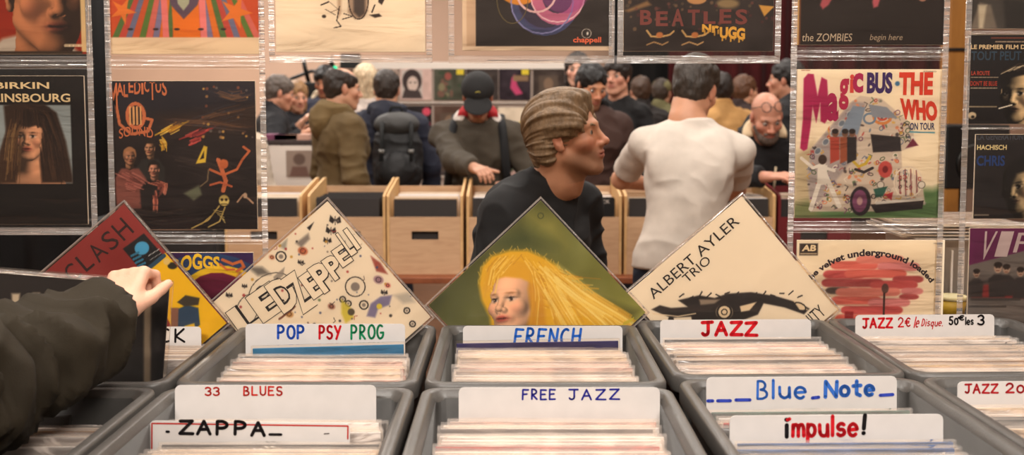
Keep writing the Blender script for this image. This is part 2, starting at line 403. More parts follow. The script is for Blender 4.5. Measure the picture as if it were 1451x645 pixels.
# drapes: pleated curtains
def drape(name, x0, x1, y, z0, z1, m, label, pleat=0.12, amp=0.035):
    n = max(8, int(abs(x1 - x0) / pleat * 8)); V, Q = [], []
    for i in range(n + 1):
        x = x0 + (x1 - x0) * i / n; yy = y + amp * math.sin((x - x0) / pleat * 2 * math.pi) + amp * .4 * math.sin((x - x0) / pleat * 1.3 + 1)
        for d in (0, 0.012): V += [(x, yy + d, z0), (x, yy + d, z1)]
    for i in range(n):
        a = i * 4; b = a + 4
        Q += [(a, b, b + 1, a + 1), (a + 2, a + 3, b + 3, b + 2), (a + 1, b + 1, b + 3, a + 3), (a, a + 2, b + 2, b)]
    Q += [(0, 1, 3, 2), (n * 4, n * 4 + 2, n * 4 + 3, n * 4 + 1)]
    o = link(name, mesh_np(name, V, Q, m)); tag(o, label, 'curtain'); return o
M['redv'] = mat('red_velvet', (74, 8, 12), 0.9, sheen=0.15, var=0.15, vscale=6)
x0, x1 = P(948, 100, 12.6).x, P(1338, 100, 12.6).x
drape('stage_curtain', x0, x1, 12.6, 0.0, 4.55, M['redv'], 'dark red pleated stage curtain along the back of the hall', 0.3, 0.06)
drape('stage_curtain', P(868, 100, 12.75).x, P(960, 100, 12.75).x, 12.75, 0.0, 4.55, M['black'], 'black curtain beside the dark red stage curtain', 0.3, 0.04)
drape('side_curtain', -4.6, P(152, 100, 6.6).x, 6.6, 0.0, 3.6, M['black'], 'black curtain hanging behind the long haired woman sleeve', 0.3, 0.04)
# ochre post
M['ochre'] = wood_mat('ochre_panel', (142, 92, 34), (160, 106, 42), (4, 4, 1))
c = P(1351, 150, 7.5)
t = empty('wooden_post', (c.x, 7.5, 0)); tag(t, 'ochre brown square wooden post between the hanging sleeve columns', 'post')
box_obj('shaft', (0, 0, 1.9), (0.16, 0.16, 3.8), M['ochre'], t, 0.01); box_obj('collar', (0, 0, P(0, 71, 7.5).z), (0.18, 0.18, 0.025), M['blackp'], t, 0.004)
# ================================================================== display table for the bins
TZ = 0.757
def table(name, label, cx, cy, w, d, z, mtop, cloth=None, legs=True, rot=0.0):
    t = empty(name, (cx, cy, 0), (0, 0, rot)); tag(t, label, 'table')
    box_obj('table_top', (0, 0, z - 0.015), (w, d, 0.03), mtop, t, 0.004)
    if cloth:
        for nm, c, s in (('cloth_front', (0, -d / 2 - 0.006, z / 2 - .02), (w, 0.008, z - 0.05)), ('cloth_side', (-w / 2 - 0.006, 0, z / 2 - .02), (0.008, d, z - 0.05)), ('cloth_side', (w / 2 + 0.006, 0, z / 2 - .02), (0.008, d, z - 0.05))):
            box_obj(nm, c, s, cloth, t)
    for sx in (-1, 1):
        for sy in (-1, 1):
            box_obj('leg', (sx * (w / 2 - 0.06), sy * (d / 2 - 0.06), (z - 0.03) / 2), (0.04, 0.04, z - 0.03), M['metal'], t, 0.004)
    return t
table('stall_table', 'black draped trestle table under the grey record bins', 0.16, 1.595, 2.75, 0.98, TZ, M['black'], M['black'])
# ================================================================== grey bins
BW, BD, BH = 0.396, 0.434, 0.341
def rrect(w, d, r, n=6):
    o = []
    for cx, cy, a0 in ((w / 2 - r, d / 2 - r, 0), (-w / 2 + r, d / 2 - r, 90), (-w / 2 + r, -d / 2 + r, 180), (w / 2 - r, -d / 2 + r, 270)):
        o += [(cx + r * math.cos(R(a0 + 90 * k / n)), cy + r * math.sin(R(a0 + 90 * k / n))) for k in range(n + 1)]
    return o
def loft(bm, prof, w, d, r, cap0=False, cap1=False):
    rings = []
    for ins, z in prof:
        rings.append([bm.verts.new((x, y, z)) for x, y in rrect(w - 2 * ins, d - 2 * ins, max(r - ins * .6, 0.006))])
    n = len(rings[0])
    for a, b in zip(rings, rings[1:]):
        for k in range(n): bm.faces.new((a[k], a[(k + 1) % n], b[(k + 1) % n], b[k])).smooth = True
    if cap0: bm.faces.new(rings[0][::-1])
    if cap1: bm.faces.new(rings[-1])
    bmesh.ops.recalc_face_normals(bm, faces=bm.faces)
def bin_meshes():
    bm = bmesh.new(); loft(bm, [(0.024, 0.0), (0.019, BH - 0.035), (0.020, BH - 0.03), (0.024, BH - 0.012), (0.028, 0.006)], BW, BD, 0.03, True, True)
    body = mesh_bm('body', bm, M['grey'])
    bm = bmesh.new(); loft(bm, [(0.021, BH - 0.034), (0.002, BH - 0.032), (0.0, BH - 0.028), (0.0, BH - 0.006), (0.002, BH - 0.001), (0.006, BH), (0.0145, BH), (0.0175, BH - 0.002), (0.019, BH - 0.008), (0.0235, BH - 0.012), (0.0195, BH - 0.034)], BW, BD, 0.034)
    rim = mesh_bm('rim', bm, M['grey_lit'])
    bm = bmesh.new(); add_box(bm, (0, 0, 0), (0.13, 0.009, 0.035), 0.004, seg=3); grip = mesh_bm('handle_grip', bm, M['grey_lit'], True)
    return body, rim, grip
B_BODY, B_RIM, B_GRIP = bin_meshes()
BINS = {}
def make_bin(key, x, y, yaw, label):
    t = empty('record_bin', (x, y, TZ), (0, 0, yaw)); tag(t, label, 'bin', 'grey plastic record bins')
    link('body', B_BODY, t); link('rim', B_RIM, t)
    for s in (1, -1): link('handle_grip', B_GRIP, t, (0, s * (BD / 2 - 0.026), BH - 0.055))
    BINS[key] = (x, y, yaw); return t
def from_corner(fx, fy, yaw, far):            # front-left (far bins) / back-left (near bins) rim corner -> centre
    c_, s_ = math.cos(yaw), math.sin(yaw); dx, dy = BW / 2, (BD / 2 if far else -BD / 2)
    return fx + c_ * dx - s_ * dy, fy + s_ * dx + c_ * dy
YFAR, YNEAR = 1.560, 1.548
for key, cx, yaw, lab_far, lab_near in (
    ('FL', -0.757, 0.0, 'grey plastic bin under the maroon and yellow sleeve', 'grey plastic bin under the olive velvet sleeve of the reaching arm'),
    ('L', -0.351, 0.0, 'grey plastic bin holding the POP PSY PROG card', 'grey plastic bin holding the 33 BLUES card'),
    ('C', 0.055, 0.0, 'grey plastic bin holding the FRENCH card', 'grey plastic bin holding the FREE JAZZ card')):
    make_bin(key + 'f', cx, YFAR + BD / 2, yaw, lab_far); make_bin(key + 'n', cx, YNEAR - BD / 2, yaw, lab_near)
yR = R(1.5)
q = from_corner(0.268, 1.603, yR, True); make_bin('Rf', q[0], q[1], yR, 'grey plastic bin holding the red JAZZ card')
q = from_corner(0.2685, 1.592, yR, False); make_bin('Rn', q[0], q[1], yR, 'grey plastic bin holding the large blue lettered card')
q = from_corner(0.667, 1.616, yR, True); make_bin('FRf', q[0], q[1], yR, 'grey plastic bin holding the price card with red and black writing')
q = from_corner(0.6675, 1.605, yR, False); make_bin('FRn', q[0], q[1], yR, 'grey plastic bin farthest along the front row, beside the large blue lettered card')
# ================================================================== records
LP = 0.312
def sleeve_mesh(c, name='record_sleeve', s=LP, t=0.0042, sy=None, m=None):
    bm = bmesh.new(); add_box(bm, (0, 0, s / 2), (s, t, s), 0.0008, seg=1); bm.normal_update()
    for f in bm.faces: f.material_index = 0 if abs(f.normal.y) > .5 else 1
    e = [min(255, int(x * .35 + y * .65)) for x, y in zip(c, (236, 226, 216))] if sum(c) > 330 else c
    return mesh_bm(name, bm, [m or mat(name, c, 0.5, var=0.05, vscale=8), mat('sleeve_edge', e, .6)])
def lip_mesh(seed, w=LP + 0.008, h=LP + 0.0045, t=0.007):
    nx = 40; V, Q = [], []
    for side in (-1, 1):
        for j, z in enumerate((0.0, h * .5, h - 0.014, h - 0.006, h)):
            for i in range(nx + 1):
                x = -w / 2 + w * i / nx; k = max(0, j - 2) / 2
                nz = vnoise(np.array([[x * 26, side * 7 + seed * 13, j]]), seed)[0]; nz2 = vnoise(np.array([[x * 10, side * 3 + seed * 5, 9]]), seed)[0]
                V.append((x, side * (t / 2 - 0.0002) + k * 0.0016 * nz, z + (0.0016 * nz2 if j == 4 else 0)))
    o = 5 * (nx + 1)
    for b in (0, o):
        for j in range(4):
            for i in range(nx):
                a = b + j * (nx + 1) + i; Q.append((a, a + 1, a + nx + 2, a + nx + 1) if b == 0 else (a, a + nx + 1, a + nx + 2, a + 1))
    return mesh_np('clear_cover', V, Q, M['lip'])
LIPS = [lip_mesh(k) for k in range(4)]
PAL = {'white': (236, 229, 226), 'cream': (226, 204, 176), 'pink': (220, 178, 164), 'tan': (160, 122, 84), 'grey': (132, 120, 112), 'dark': (42, 36, 34), 'red': (178, 44, 34), 'blue': (52, 92, 150), 'gold': (208, 160, 44), 'green': (46, 92, 78)}
SLV = {k: sleeve_mesh(v) for k, v in PAL.items()}
PROTO = link('record_sleeve', SLV['white']); PLIP = link('clear_cover', LIPS[0], PROTO)
EDGE = {'white': 'white', 'cream': 'cream', 'pink': 'pale pink', 'tan': 'tan', 'grey': 'grey', 'dark': 'black', 'red': 'red', 'blue': 'blue', 'gold': 'golden yellow', 'green': 'dark green'}
first = [True]
def record(colk, loc, rot, label, group, film=True, zs=1.0):
    if first[0]: o, l = PROTO, PLIP; first[0] = False
    else:
        o = PROTO.copy(); COL.objects.link(o); l = None
        if film: l = PLIP.copy(); COL.objects.link(l); l.parent = o
    o.data = SLV[colk]
    if l: l.data = rng.choice(LIPS)
    o.location = loc; o.rotation_euler = rot
    o.scale = (1, 1, zs * rng.uniform(0.968, 1.0))
    tag(o, label, 'record', group); return o
def fill(key, y0, y1, n, weights, where, lean=5.0, special=None, zs=1.0):
    """records across bin depth y0..y1 (local, base positions)"""
    bx, by, yaw = BINS[key]; c_, s_ = math.cos(yaw), math.sin(yaw); names = list(weights)
    for i in range(n):
        y = y0 + (y1 - y0) * i / max(n - 1, 1); x = rng.uniform(-0.0075, 0.0075)
        k = rng.choices(names, [weights[a] for a in names])[0]
        if special and i in special: k = special[i]
        a = lean + rng.uniform(-.35, .35)
        record(k, (bx + c_ * x - s_ * y, by + s_ * x + c_ * y, TZ + 0.0075), (R(-a), 0, yaw + R(rng.uniform(-0.25, 0.25))),
               f'{EDGE[k]} edged record sleeve in the bin {where}', f'{EDGE[k]} edged records {where}', zs=zs)
i0, i1 = -BD / 2 + 0.046, BD / 2 - 0.08
WH = {'white': 8, 'cream': 4, 'pink': 3, 'grey': 1}
fill('FLf', 0.02, i1 - .026, 9, {'white': 5, 'cream': 5}, 'behind the reaching hand')
fill('Lf', i0, .032, 17, {'white': 7, 'cream': 4, 'pink': 3, 'dark': 1.2, 'grey': 2, 'tan': 1.5}, 'with the POP PSY PROG card', special={16: 'grey', 15: 'dark', 0: 'pink'})
fill('Cf', i0, .066, 19, {'white': 7, 'cream': 4, 'pink': 3, 'tan': 2, 'grey': 2, 'dark': .8}, 'with the FRENCH card', special={8: 'tan', 14: 'cream'})
fill('Rf', i0, i1 - .034, 22, {'white': 5, 'cream': 5, 'pink': 4, 'tan': 2, 'grey': 2, 'dark': 1, 'red': .6}, 'with the red JAZZ card', special={20: 'grey', 21: 'dark', 12: 'tan', 0: 'pink', 5: 'pink', 9: 'grey'})
fill('FRf', i0, i1 - .040, 21, {'white': 6, 'cream': 3, 'tan': 3, 'dark': 2, 'grey': 3}, 'with the red and black price card', special={6: 'gold', 7: 'gold', 17: 'dark', 18: 'dark', 10: 'dark'})
fill('FLn', 0.04, 0.125, 5, {'cream': 4, 'tan': 3, 'white': 2}, 'under the reaching arm', zs=.955)
fill('Ln', -0.07, 0.034, 8, {'tan': 5, 'cream': 3, 'grey': 3, 'dark': 1}, 'in front of the red framed card', zs=.962)
fill('Ln', 0.068, 0.118, 4, {'white': 2, 'grey': 1}, 'with the 33 BLUES card', special={3: 'dark'}, lean=4, zs=.985)
fill('Cn', -0.10, i1 - .032, 15, {'white': 10, 'cream': 2, 'pink': 3, 'grey': 2}, 'with the FREE JAZZ card', special={6: 'red', 14: 'pink', 3: 'pink'})
fill('Rn', -0.10, -0.02, 7, {'white': 3, 'grey': 3, 'pink': 3, 'blue': 1}, 'in front of the red lower case card', special={6: 'blue'}, zs=.965)
fill('Rn', 0.048, i1 - .03, 5, {'cream': 4, 'tan': 2, 'red': 1}, 'between the two large lettered cards', special={4: 'green', 3: 'white', 1: 'red', 0: 'dark'}, zs=.98)
fill('FRn', -0.02, i1 - .028, 8, {'white': 4, 'cream': 3, 'dark': 2}, 'nearest the corner price card')
# ================================================================== divider cards
def card(pxl, pxr, pyt, Y, label, yaw=0.0, h=0.325, w=None, lean=3.0, roll=0.0, strokes=(), rc=0.008, extra=None, base=None):
    a, b = P(pxl, pyt, Y), P(pxr, pyt, Y); w = w or (b - a).length; top = (a + b) / 2
    pts = [(-w / 2, -h), (w / 2, -h)] + [(w / 2 - rc + rc * math.cos(R(k)), -rc + rc * math.sin(R(k))) for k in (0, 30, 60, 90)] + [(-w / 2 + rc + rc * math.cos(R(k)), -rc + rc * math.sin(R(k))) for k in (90, 120, 150, 180)]
    bm = bmesh.new(); add_prism(bm, pts, -0.0009, 0.0009)
    o = link('divider_card', mesh_bm('divider_card', bm, base or M['card']), None, top, (R(-lean), roll, yaw)); tag(o, label, 'card')
    k = w / (pxr - pxl)
    if strokes:
        for j, (pls, wd_, col) in enumerate(strokes):
            V, T, C, n = [], [], [], 0
            for pl in pls:
                q = [((x - (pxl + pxr) / 2) * k, -(y - pyt) * k) for x, y in pl]; v, t_ = ribbon(q, wd_ * k)
                if len(t_) == 0: continue
                V.append(np.stack([v[:, 0], np.full(len(v), -0.0012 - j * 0.0001), v[:, 1]], 1)); T.append(t_ + n); C.append(np.tile(lin(col), (len(v), 1))); n += len(v)
            link('lettering', mesh_np('lettering', np.concatenate(V), np.concatenate(T), M['print'], np.concatenate(C), False), o)
    return o
BLUE, RED, GREEN, NAVY, INK = (38, 82, 178), (196, 24, 34), (30, 130, 84), (34, 34, 130), (22, 18, 20)
card(100, 285, 463, 1.915, 'white divider card lettered in black beside the yellow sleeve', strokes=[(hand('ROC', 196, 466, 242, 484), 3, INK), (hand('K', 247, 466, 263, 484), 3, INK)])
card(348, 574, 459, 1.885, 'white divider card lettered POP PSY PROG in blue, red and green', strokes=[(hand('POP', 393, 462, 432, 480), 3.4, BLUE), (hand('PSY', 452, 462, 483, 480), 3.2, RED), (hand('PROG', 497, 461, 544, 480), 3, GREEN)])
card(248, 533, 546, 1.500, 'white divider card lettered 33 BLUES in small red capitals', strokes=[(hand('33', 291, 549, 312, 560), 2.4, (190, 40, 30)), (hand('BLUES', 345, 548, 401, 560), 2.4, (190, 40, 30))])
card(205, 503, 598, 1.405, 'white red-framed card lettered in thick black capitals in front of 33 BLUES', w=.291, roll=R(0.8), strokes=[([[(209, 640), (209, 602), (500, 602), (500, 621)]], 2.2, (176, 40, 34)), (hand('ZAPPA', 250, 598, 378, 617, gap=.3), 5, INK), ([[(231, 614), (234, 614)], [(384, 616), (401, 616)]], 4, INK), ([[(465, 614), (468, 613.6)], [(469, 613.6), (472, 613.4)]], 1.6, (90, 80, 76))])
card(656, 882, 462, 1.928, 'white divider card lettered FRENCH in bright blue behind the dark blue sleeve', strokes=[(hand('FRENCH', 728, 466, 822, 487, slant=.12), 3.6, (40, 96, 184))])
card(650, 935, 549, 1.482, 'white divider card lettered FREE JAZZ in navy capitals', strokes=[(hand('FREE', 740, 552, 788, 566), 2.6, NAVY), (hand('JAZZ', 805, 552, 878, 566, gap=.35), 2.6, NAVY)])
card(935, 1150, 453, 1.985, 'white divider card lettered JAZZ alone in thick red capitals', yaw=yR, strokes=[(hand('JAZZ', 993, 457, 1073, 475), 5, RED)])
bl = (52, 104, 188)
card(1000, 1272, 534, 1.552, 'white divider card lettered in large blue letters with dashes', yaw=yR, strokes=[(hand('B', 1071, 540, 1089, 565), 3.6, bl), (hand('lue', 1092, 539, 1143, 564), 4.2, bl), (hand('N', 1168, 541, 1188, 563), 5.4, bl), (hand('ote', 1190, 539, 1240, 561), 5.4, bl), ([[(1002, 567), (1009, 567)], [(1016, 567), (1034, 567)], [(1042, 566), (1062, 566)], [(1151, 564), (1160, 563)], [(1248, 561), (1266, 560)]], 4.6, (52, 70, 170))])
card(1033, 1338, 588, 1.405, 'white card lettered in red lower case with black first letter and exclamation mark', yaw=yR, strokes=[(hand('i', 1107, 591, 1121, 618), 6, INK), (hand('mpulse', 1122, 590, 1216, 617, gap=.18), 5.4, RED), (hand('!', 1216, 589, 1232, 616), 6, INK), ([[(1115, 594), (1118, 593)]], 5, RED)])
card(1211, 1410, 446, 1.995, 'white price card with red and black handwriting behind the corner bin records', yaw=yR, strokes=[(hand('JAZZ', 1221, 451, 1264, 464), 3, RED), (hand('2$', 1272, 450, 1290, 463), 2, RED), (hand('le', 1294, 449, 1301, 464, slant=.2), 1.6, RED), (hand('Disque.', 1305, 452, 1336, 462, slant=.2), 1.3, RED), (hand('50', 1345, 449, 1358, 460), 2.2, INK), (hand('$', 1358, 447, 1367, 454), 1.8, INK), (hand('les', 1368, 450, 1380, 460), 1.8, INK), (hand('3', 1386, 447, 1396, 460), 2.6, INK)])
card(1355, 1613, 540, 1.553, 'white price card lettered in red capitals at the near corner bin', yaw=yR, strokes=[(hand('JAZZ', 1365, 544, 1413, 556), 2.8, (170, 34, 40)), (hand('20', 1424, 543, 1451, 556), 2.8, (170, 34, 40)), (hand('$', 1455, 544, 1466, 556), 2.6, (170, 34, 40))])
# odd sleeves that stick up from the bins
def odd(c, pxl, pxr, pyt, Y, roll, lean, label, yaw=0.0, t=0.0035):
    a, b = P(pxl, pyt, Y), P(pxr, pyt, Y); top = (a + b) / 2; bm = bmesh.new(); s = (b - a).length
    add_box(bm, (0, 0, -LP / 2), (s, t, LP), 0.0008, seg=1); o = link('record_sleeve', mesh_bm('record_sleeve', bm, mat('sleeve_tint', c, 0.4)), None, top, (R(-lean), R(roll), yaw))
    tag(o, label, 'record'); bm = bmesh.new(); add_box(bm, (0, 0, -LP / 2 + .002), (s + .006, t + .003, LP + 0.006), 0.0006, seg=1); link('clear_cover', mesh_bm('clear_cover', bm, M['film']), o); return o
odd((36, 32, 92), 647, 876, 485, 1.878, -1.0, 5, 'dark blue record sleeve standing tilted in front of the FRENCH card')
odd((44, 122, 168), 358, 572, 491, 1.842, -1.6, 5, 'sky blue record sleeve tilted in front of the POP PSY PROG card')
# ================================================================== implicit surfaces: bodies, clothes and hair as continuous skins
def vn(*a): return np.array(a, float)
def nrm(v): v = np.asarray(v, float); return v / (np.linalg.norm(v) + 1e-12)
def rot3(axis, deg): return np.array(Matrix.Rotation(R(deg), 3, axis))
class Fld:
    def __init__(s): s.p = []
    def cone(s, a, b, ra, rb, k=0.02, op='u'): s.p.append(('c', np.asarray(a, float), np.asarray(b, float), ra, rb, k, op)); return s
    def flat(s, a, b, ra, rb, k=0.01, op='u'): s.p.append(('f', np.asarray(a, float), np.asarray(b, float), ra, rb, k, op)); return s
    def ell(s, c, r, k=0.02, M=None, op='u'): s.p.append(('e', np.asarray(c, float), np.asarray(r, float), np.eye(3) if M is None else np.asarray(M), 0, k, op)); return s
    def plane(s, c, n, k=0.004): s.p.append(('p', np.asarray(c, float), nrm(n), 0, 0, k, 'i')); return s   # keeps the side n points away from
    def bounds(s):
        lo, hi = np.full(3, 1e9), np.full(3, -1e9)
        for q in s.p:
            if q[6] != 'u': continue
            l, h = s.bb(q); lo = np.minimum(lo, l); hi = np.maximum(hi, h)
        return lo, hi
    def bb(s, q):
        if q[0] in 'cf':
            r = max(q[3], q[4]); return np.minimum(q[1], q[2]) - r, np.maximum(q[1], q[2]) + r
        e = np.sqrt(((q[3] * q[2]) ** 2).sum(1)); return q[1] - e, q[1] + e
    def mesh(s, h, zfine=None, hz=None, pad=0.012):
        """h: cell size; zfine = z above which hz is fine"""
        lo, hi = s.bounds(); lo, hi = lo - pad, hi + pad
        ax = [np.arange(lo[i], hi[i] + h, h, dtype=np.float32) for i in range(2)]
        if zfine is None: z = np.arange(lo[2], hi[2] + h, h)
        else: z = np.concatenate([np.arange(lo[2], zfine, hz), np.arange(zfine, hi[2] + h, h)]) if lo[2] < zfine else np.arange(lo[2], hi[2] + h, h)
        ax.append(z.astype(np.float32)); Fv = np.full([len(a) for a in ax], 0.05, np.float32)
        for q in s.p:
            k = q[5]
            if q[0] == 'p':
                d = sum(((ax[i] - q[1][i]) * q[2][i]).reshape([-1 if j == i else 1 for j in range(3)]) for i in range(3)).astype(np.float32)
                hh = np.clip(0.5 - 0.5 * (d - Fv) / k, 0, 1); Fv = d * (1 - hh) + Fv * hh + k * hh * (1 - hh); continue
            l, u = s.bb(q); m = k + 2.5 * h
            ix = [slice(max(0, int(np.searchsorted(ax[i], l[i] - m)) - 1), int(np.searchsorted(ax[i], u[i] + m)) + 1) for i in range(3)]
            g = [ax[i][ix[i]].reshape([-1 if j == i else 1 for j in range(3)]) for i in range(3)]
            if any(a.size == 0 for a in g): continue
            if q[0] in 'cf':
                a, b = q[1].astype(np.float32), q[2].astype(np.float32); e = b - a; L2 = float(e @ e) + 1e-12
                w = [g[i] - a[i] for i in range(3)]; t = (w[0] * e[0] + w[1] * e[1] + w[2] * e[2]) / L2; tc = np.clip(t, 0, 1)
                d = np.sqrt(sum((w[i] - e[i] * tc) ** 2 for i in range(3))) - (q[3] + (q[4] - q[3]) * tc)
                if q[0] == 'f': L = math.sqrt(L2); d = np.maximum(d, np.maximum(-t * L, t * L - L))
            else:
                w = [g[i] - np.float32(q[1][i]) for i in range(3)]; Mt = q[3].T.astype(np.float32); r = q[2].astype(np.float32)
                v = [Mt[i, 0] * w[0] + Mt[i, 1] * w[1] + Mt[i, 2] * w[2] for i in range(3)]
                k0 = np.sqrt(sum((v[i] / r[i]) ** 2 for i in range(3))); k1 = np.sqrt(sum((v[i] / r[i] ** 2) ** 2 for i in range(3))) + 1e-9
                d = k0 * (k0 - 1) / k1
            f = Fv[tuple(ix)]; d = d.astype(np.float32)
            if q[6] == 'u':
                hh = np.clip(0.5 + 0.5 * (d - f) / k, 0, 1); f[...] = d * (1 - hh) + f * hh - k * hh * (1 - hh)
            else:
                d = -d; hh = np.clip(0.5 - 0.5 * (d - f) / k, 0, 1); f[...] = d * (1 - hh) + f * hh + k * hh * (1 - hh)
        return nets(Fv, ax)
def nets(Fv, ax):
    Fv[0] = Fv[-1] = 0.05; Fv[:, 0] = Fv[:, -1] = 0.05; Fv[:, :, 0] = Fv[:, :, -1] = 0.05
    S = (Fv < 0); cnt = np.zeros([n - 1 for n in Fv.shape], np.int8); off = [(i, j, k) for i in (0, 1) for j in (0, 1) for k in (0, 1)]
    sl = lambda o: tuple(slice(o[i], Fv.shape[i] - 1 + o[i]) for i in range(3))
    for o in off: cnt += S[sl(o)]
    act = np.argwhere((cnt > 0) & (cnt < 8)); idx = np.full(cnt.shape, -1, np.int32); idx[act[:, 0], act[:, 1], act[:, 2]] = np.arange(len(act))
    val = {o: Fv[act[:, 0] + o[0], act[:, 1] + o[1], act[:, 2] + o[2]] for o in off}
    acc = np.zeros((len(act), 3)); n = np.zeros(len(act))
    for a in off:
        for d in range(3):
            if a[d]: continue
            b = tuple(a[i] + (i == d) for i in range(3)); va, vb = val[a], val[b]; m = (va < 0) != (vb < 0)
            t = np.where(m, va / (va - vb + 1e-12), 0); p = np.tile(np.array(a, float), (len(act), 1)); p[:, d] += t
            acc[m] += p[m]; n[m] += 1
    acc /= np.maximum(n, 1)[:, None]; V = np.zeros((len(act), 3))
    for i in range(3):
        A0 = ax[i][act[:, i]]; V[:, i] = A0 + acc[:, i] * (ax[i][act[:, i] + 1] - A0)
    Qs = []
    for d in range(3):
        u, v = (d + 1) % 3, (d + 2) % 3
        a = [slice(1, -1)] * 3; a[d] = slice(0, -1); b = list(a); b[d] = slice(1, None)
        s0, s1 = S[tuple(a)], S[tuple(b)]; e = np.argwhere(s0 != s1)
        if not len(e): continue
        c = e.copy(); c[:, u] += 1; c[:, v] += 1
        inside = s0[e[:, 0], e[:, 1], e[:, 2]]
        def cell(du, dv): q = c.copy(); q[:, u] += du; q[:, v] += dv; return idx[q[:, 0], q[:, 1], q[:, 2]]
        q = np.stack([cell(-1, -1), cell(0, -1), cell(0, 0), cell(-1, 0)], 1); q[~inside] = q[~inside][:, ::-1]; Qs.append(q)
    Q = np.concatenate(Qs); Q = Q[(Q >= 0).all(1)]
    return V, Q
def normals(V, Q):
    n = np.cross(V[Q[:, 2]] - V[Q[:, 0]], V[Q[:, 3]] - V[Q[:, 1]]); N = np.zeros_like(V)
    for i in range(4): np.add.at(N, Q[:, i], n)
    return N / (np.linalg.norm(N, axis=1, keepdims=True) + 1e-12)
def smooth_v(V, Q, it=1):
    for _ in range(it):
        A = np.zeros_like(V); c = np.zeros(len(V))
        for i in range(4):
            np.add.at(A, Q[:, i], V[Q[:, (i + 1) % 4]]); np.add.at(c, Q[:, i], 1)
            np.add.at(A, Q[:, i], V[Q[:, (i - 1) % 4]]); np.add.at(c, Q[:, i], 1)
        V = V * .5 + .5 * A / np.maximum(c, 1)[:, None]
    return V
# ------------------------------------------------------------------ hands
def add_hand(fl, w, f, n, s, sc=1.0, curl=(25, 30, 20), spread=4.0, tdir=None, tcurl=20, fk=0.004, tl=1.0):
    """w wrist, f forwards, n back-of-hand normal, s direction of the thumb side"""
    w = np.asarray(w, float); f = nrm(f); n = nrm(n - np.dot(n, f) * f); s0 = np.cross(n, f); s = s0 if np.dot(s0, s) > 0 else -s0
    P_ = lambda a, b, c: w + (f * a + s * b + n * c) * sc
    fl.cone(P_(-.02, 0, 0), P_(.02, 0, 0), .026 * sc, .027 * sc, .012)
    for b0, b1 in ((.018, .030), (.006, .011), (-.006, -.008), (-.016, -.027)): fl.cone(P_(.012, b0, 0), P_(.085, b1, .002), .0145 * sc, .0115 * sc, .012)
    ln = (.076, .084, .078, .062)
    for j, b in enumerate((.030, .011, -.008, -.027)):
        p = P_(.086, b, .003); a = 0.0; d0 = nrm(f + s * math.sin(R(spread * (1.5 - j)))); r = (.0098, .0102, .0096, .0084)[j] * sc
        for q, (fr, cu) in enumerate(zip((.46, .30, .24), curl)):
            a += cu * (1 + .08 * j); d = d0 * math.cos(R(a)) - n * math.sin(R(a)); e = p + d * ln[j] * fr * sc
            fl.cone(p, e, r, r * .93, fk if q else .008); p = e; r *= .92
    td = nrm(f * .62 + s * .72 - n * .35) if tdir is None else nrm(tdir); p = P_(.018, .026, -.006); e = p + td * .045 * sc * tl
    fl.cone(p, e, .0145 * sc, .0118 * sc, .012); d = nrm(td + f * math.sin(R(tcurl)) * .8); e2 = e + d * .032 * sc * tl; fl.cone(e, e2, .0112 * sc, .0102 * sc, .004); fl.cone(e2, e2 + d * .022 * sc * tl, .0104 * sc, .0082 * sc, .003)
# ------------------------------------------------------------------ heads (local: x to the person's right, y forward, z up; origin between the ears)
def add_head(fl, c, M, s=1.0, fine=False, nose=1.0, jaw=1.0):
    T = lambda *p: np.asarray(c) + M @ (np.array(p) * s)
    E = lambda p, r, k=.02, op='u', rt=None: fl.ell(T(*p), np.array(r) * s, k * s, M if rt is None else M @ rt, op)
    C = lambda a, b, ra, rb, k=.02, op='u': fl.cone(T(*a), T(*b), ra * s, rb * s, k * s, op)
    E((0, -.014, .036), (.075, .098, .084)); E((0, .028, -.032), (.060, .066, .084), .03)
    C((0, .066, -.098), (0, .076, -.102), .022, .019 * jaw, .022)
    for x in (-1, 1):
        C((x * .050, .004, -.056), (x * .020, .066, -.098), .021, .019, .022); E((x * .044, .060, -.022), (.024, .024, .022), .022)
        C((x * .010, .084, .024), (x * .042, .072, .024), .011, .010, .016)
    for x in (-1, 1): E((x * .032, .096, .004), (.017, .014, .0105), .012, 's')
    C((0, .083, .020), (0, .109, -.026), .0085, .0115 * nose, .012); E((0, .113, -.029), (.0115, .0115, .010), .008)
    for x in (-1, 1): E((x * .0135, .100, -.034), (.0085, .0115, .0085), .006)
    E((0, .080, -.060), (.030, .020, .026), .016)
    E((0, .0955, -.0575), (.023, .0085, .0055), .005); E((0, .0945, -.0685), (.020, .0085, .0065), .005)
    C((-.022, .098, -.0628), (.022, .098, -.0628), .0022, .0022, .002, 's')
    for x in (-1, 1):
        if fine:
            E((x * .031, .0735, .004), (.0152, .0152, .0140), .004); E((x * .031, .0885, .0035), (.0125, .0085, .0052), .0025, 's')
            E((x * .0060, .1085, -.0385), (.0042, .006, .0028), .002, 's')
        E((x * .077, -.008, -.006), (.0085, .019, .032), .008, rt=rot3('X', 14) @ rot3('Z', -x * 22))
        if fine: E((x * .086, -.002, -.002), (.006, .010, .017), .005, 's', rt=rot3('X', 14)); E((x * .078, .004, -.030), (.006, .008, .009), .006)
    C((0, -.028, -.055), (0, -.036, -.13), .054, .057, .03)
    if fine: C((0, .022, -.085), (0, .000, -.16), .022, .020, .02)
    return T
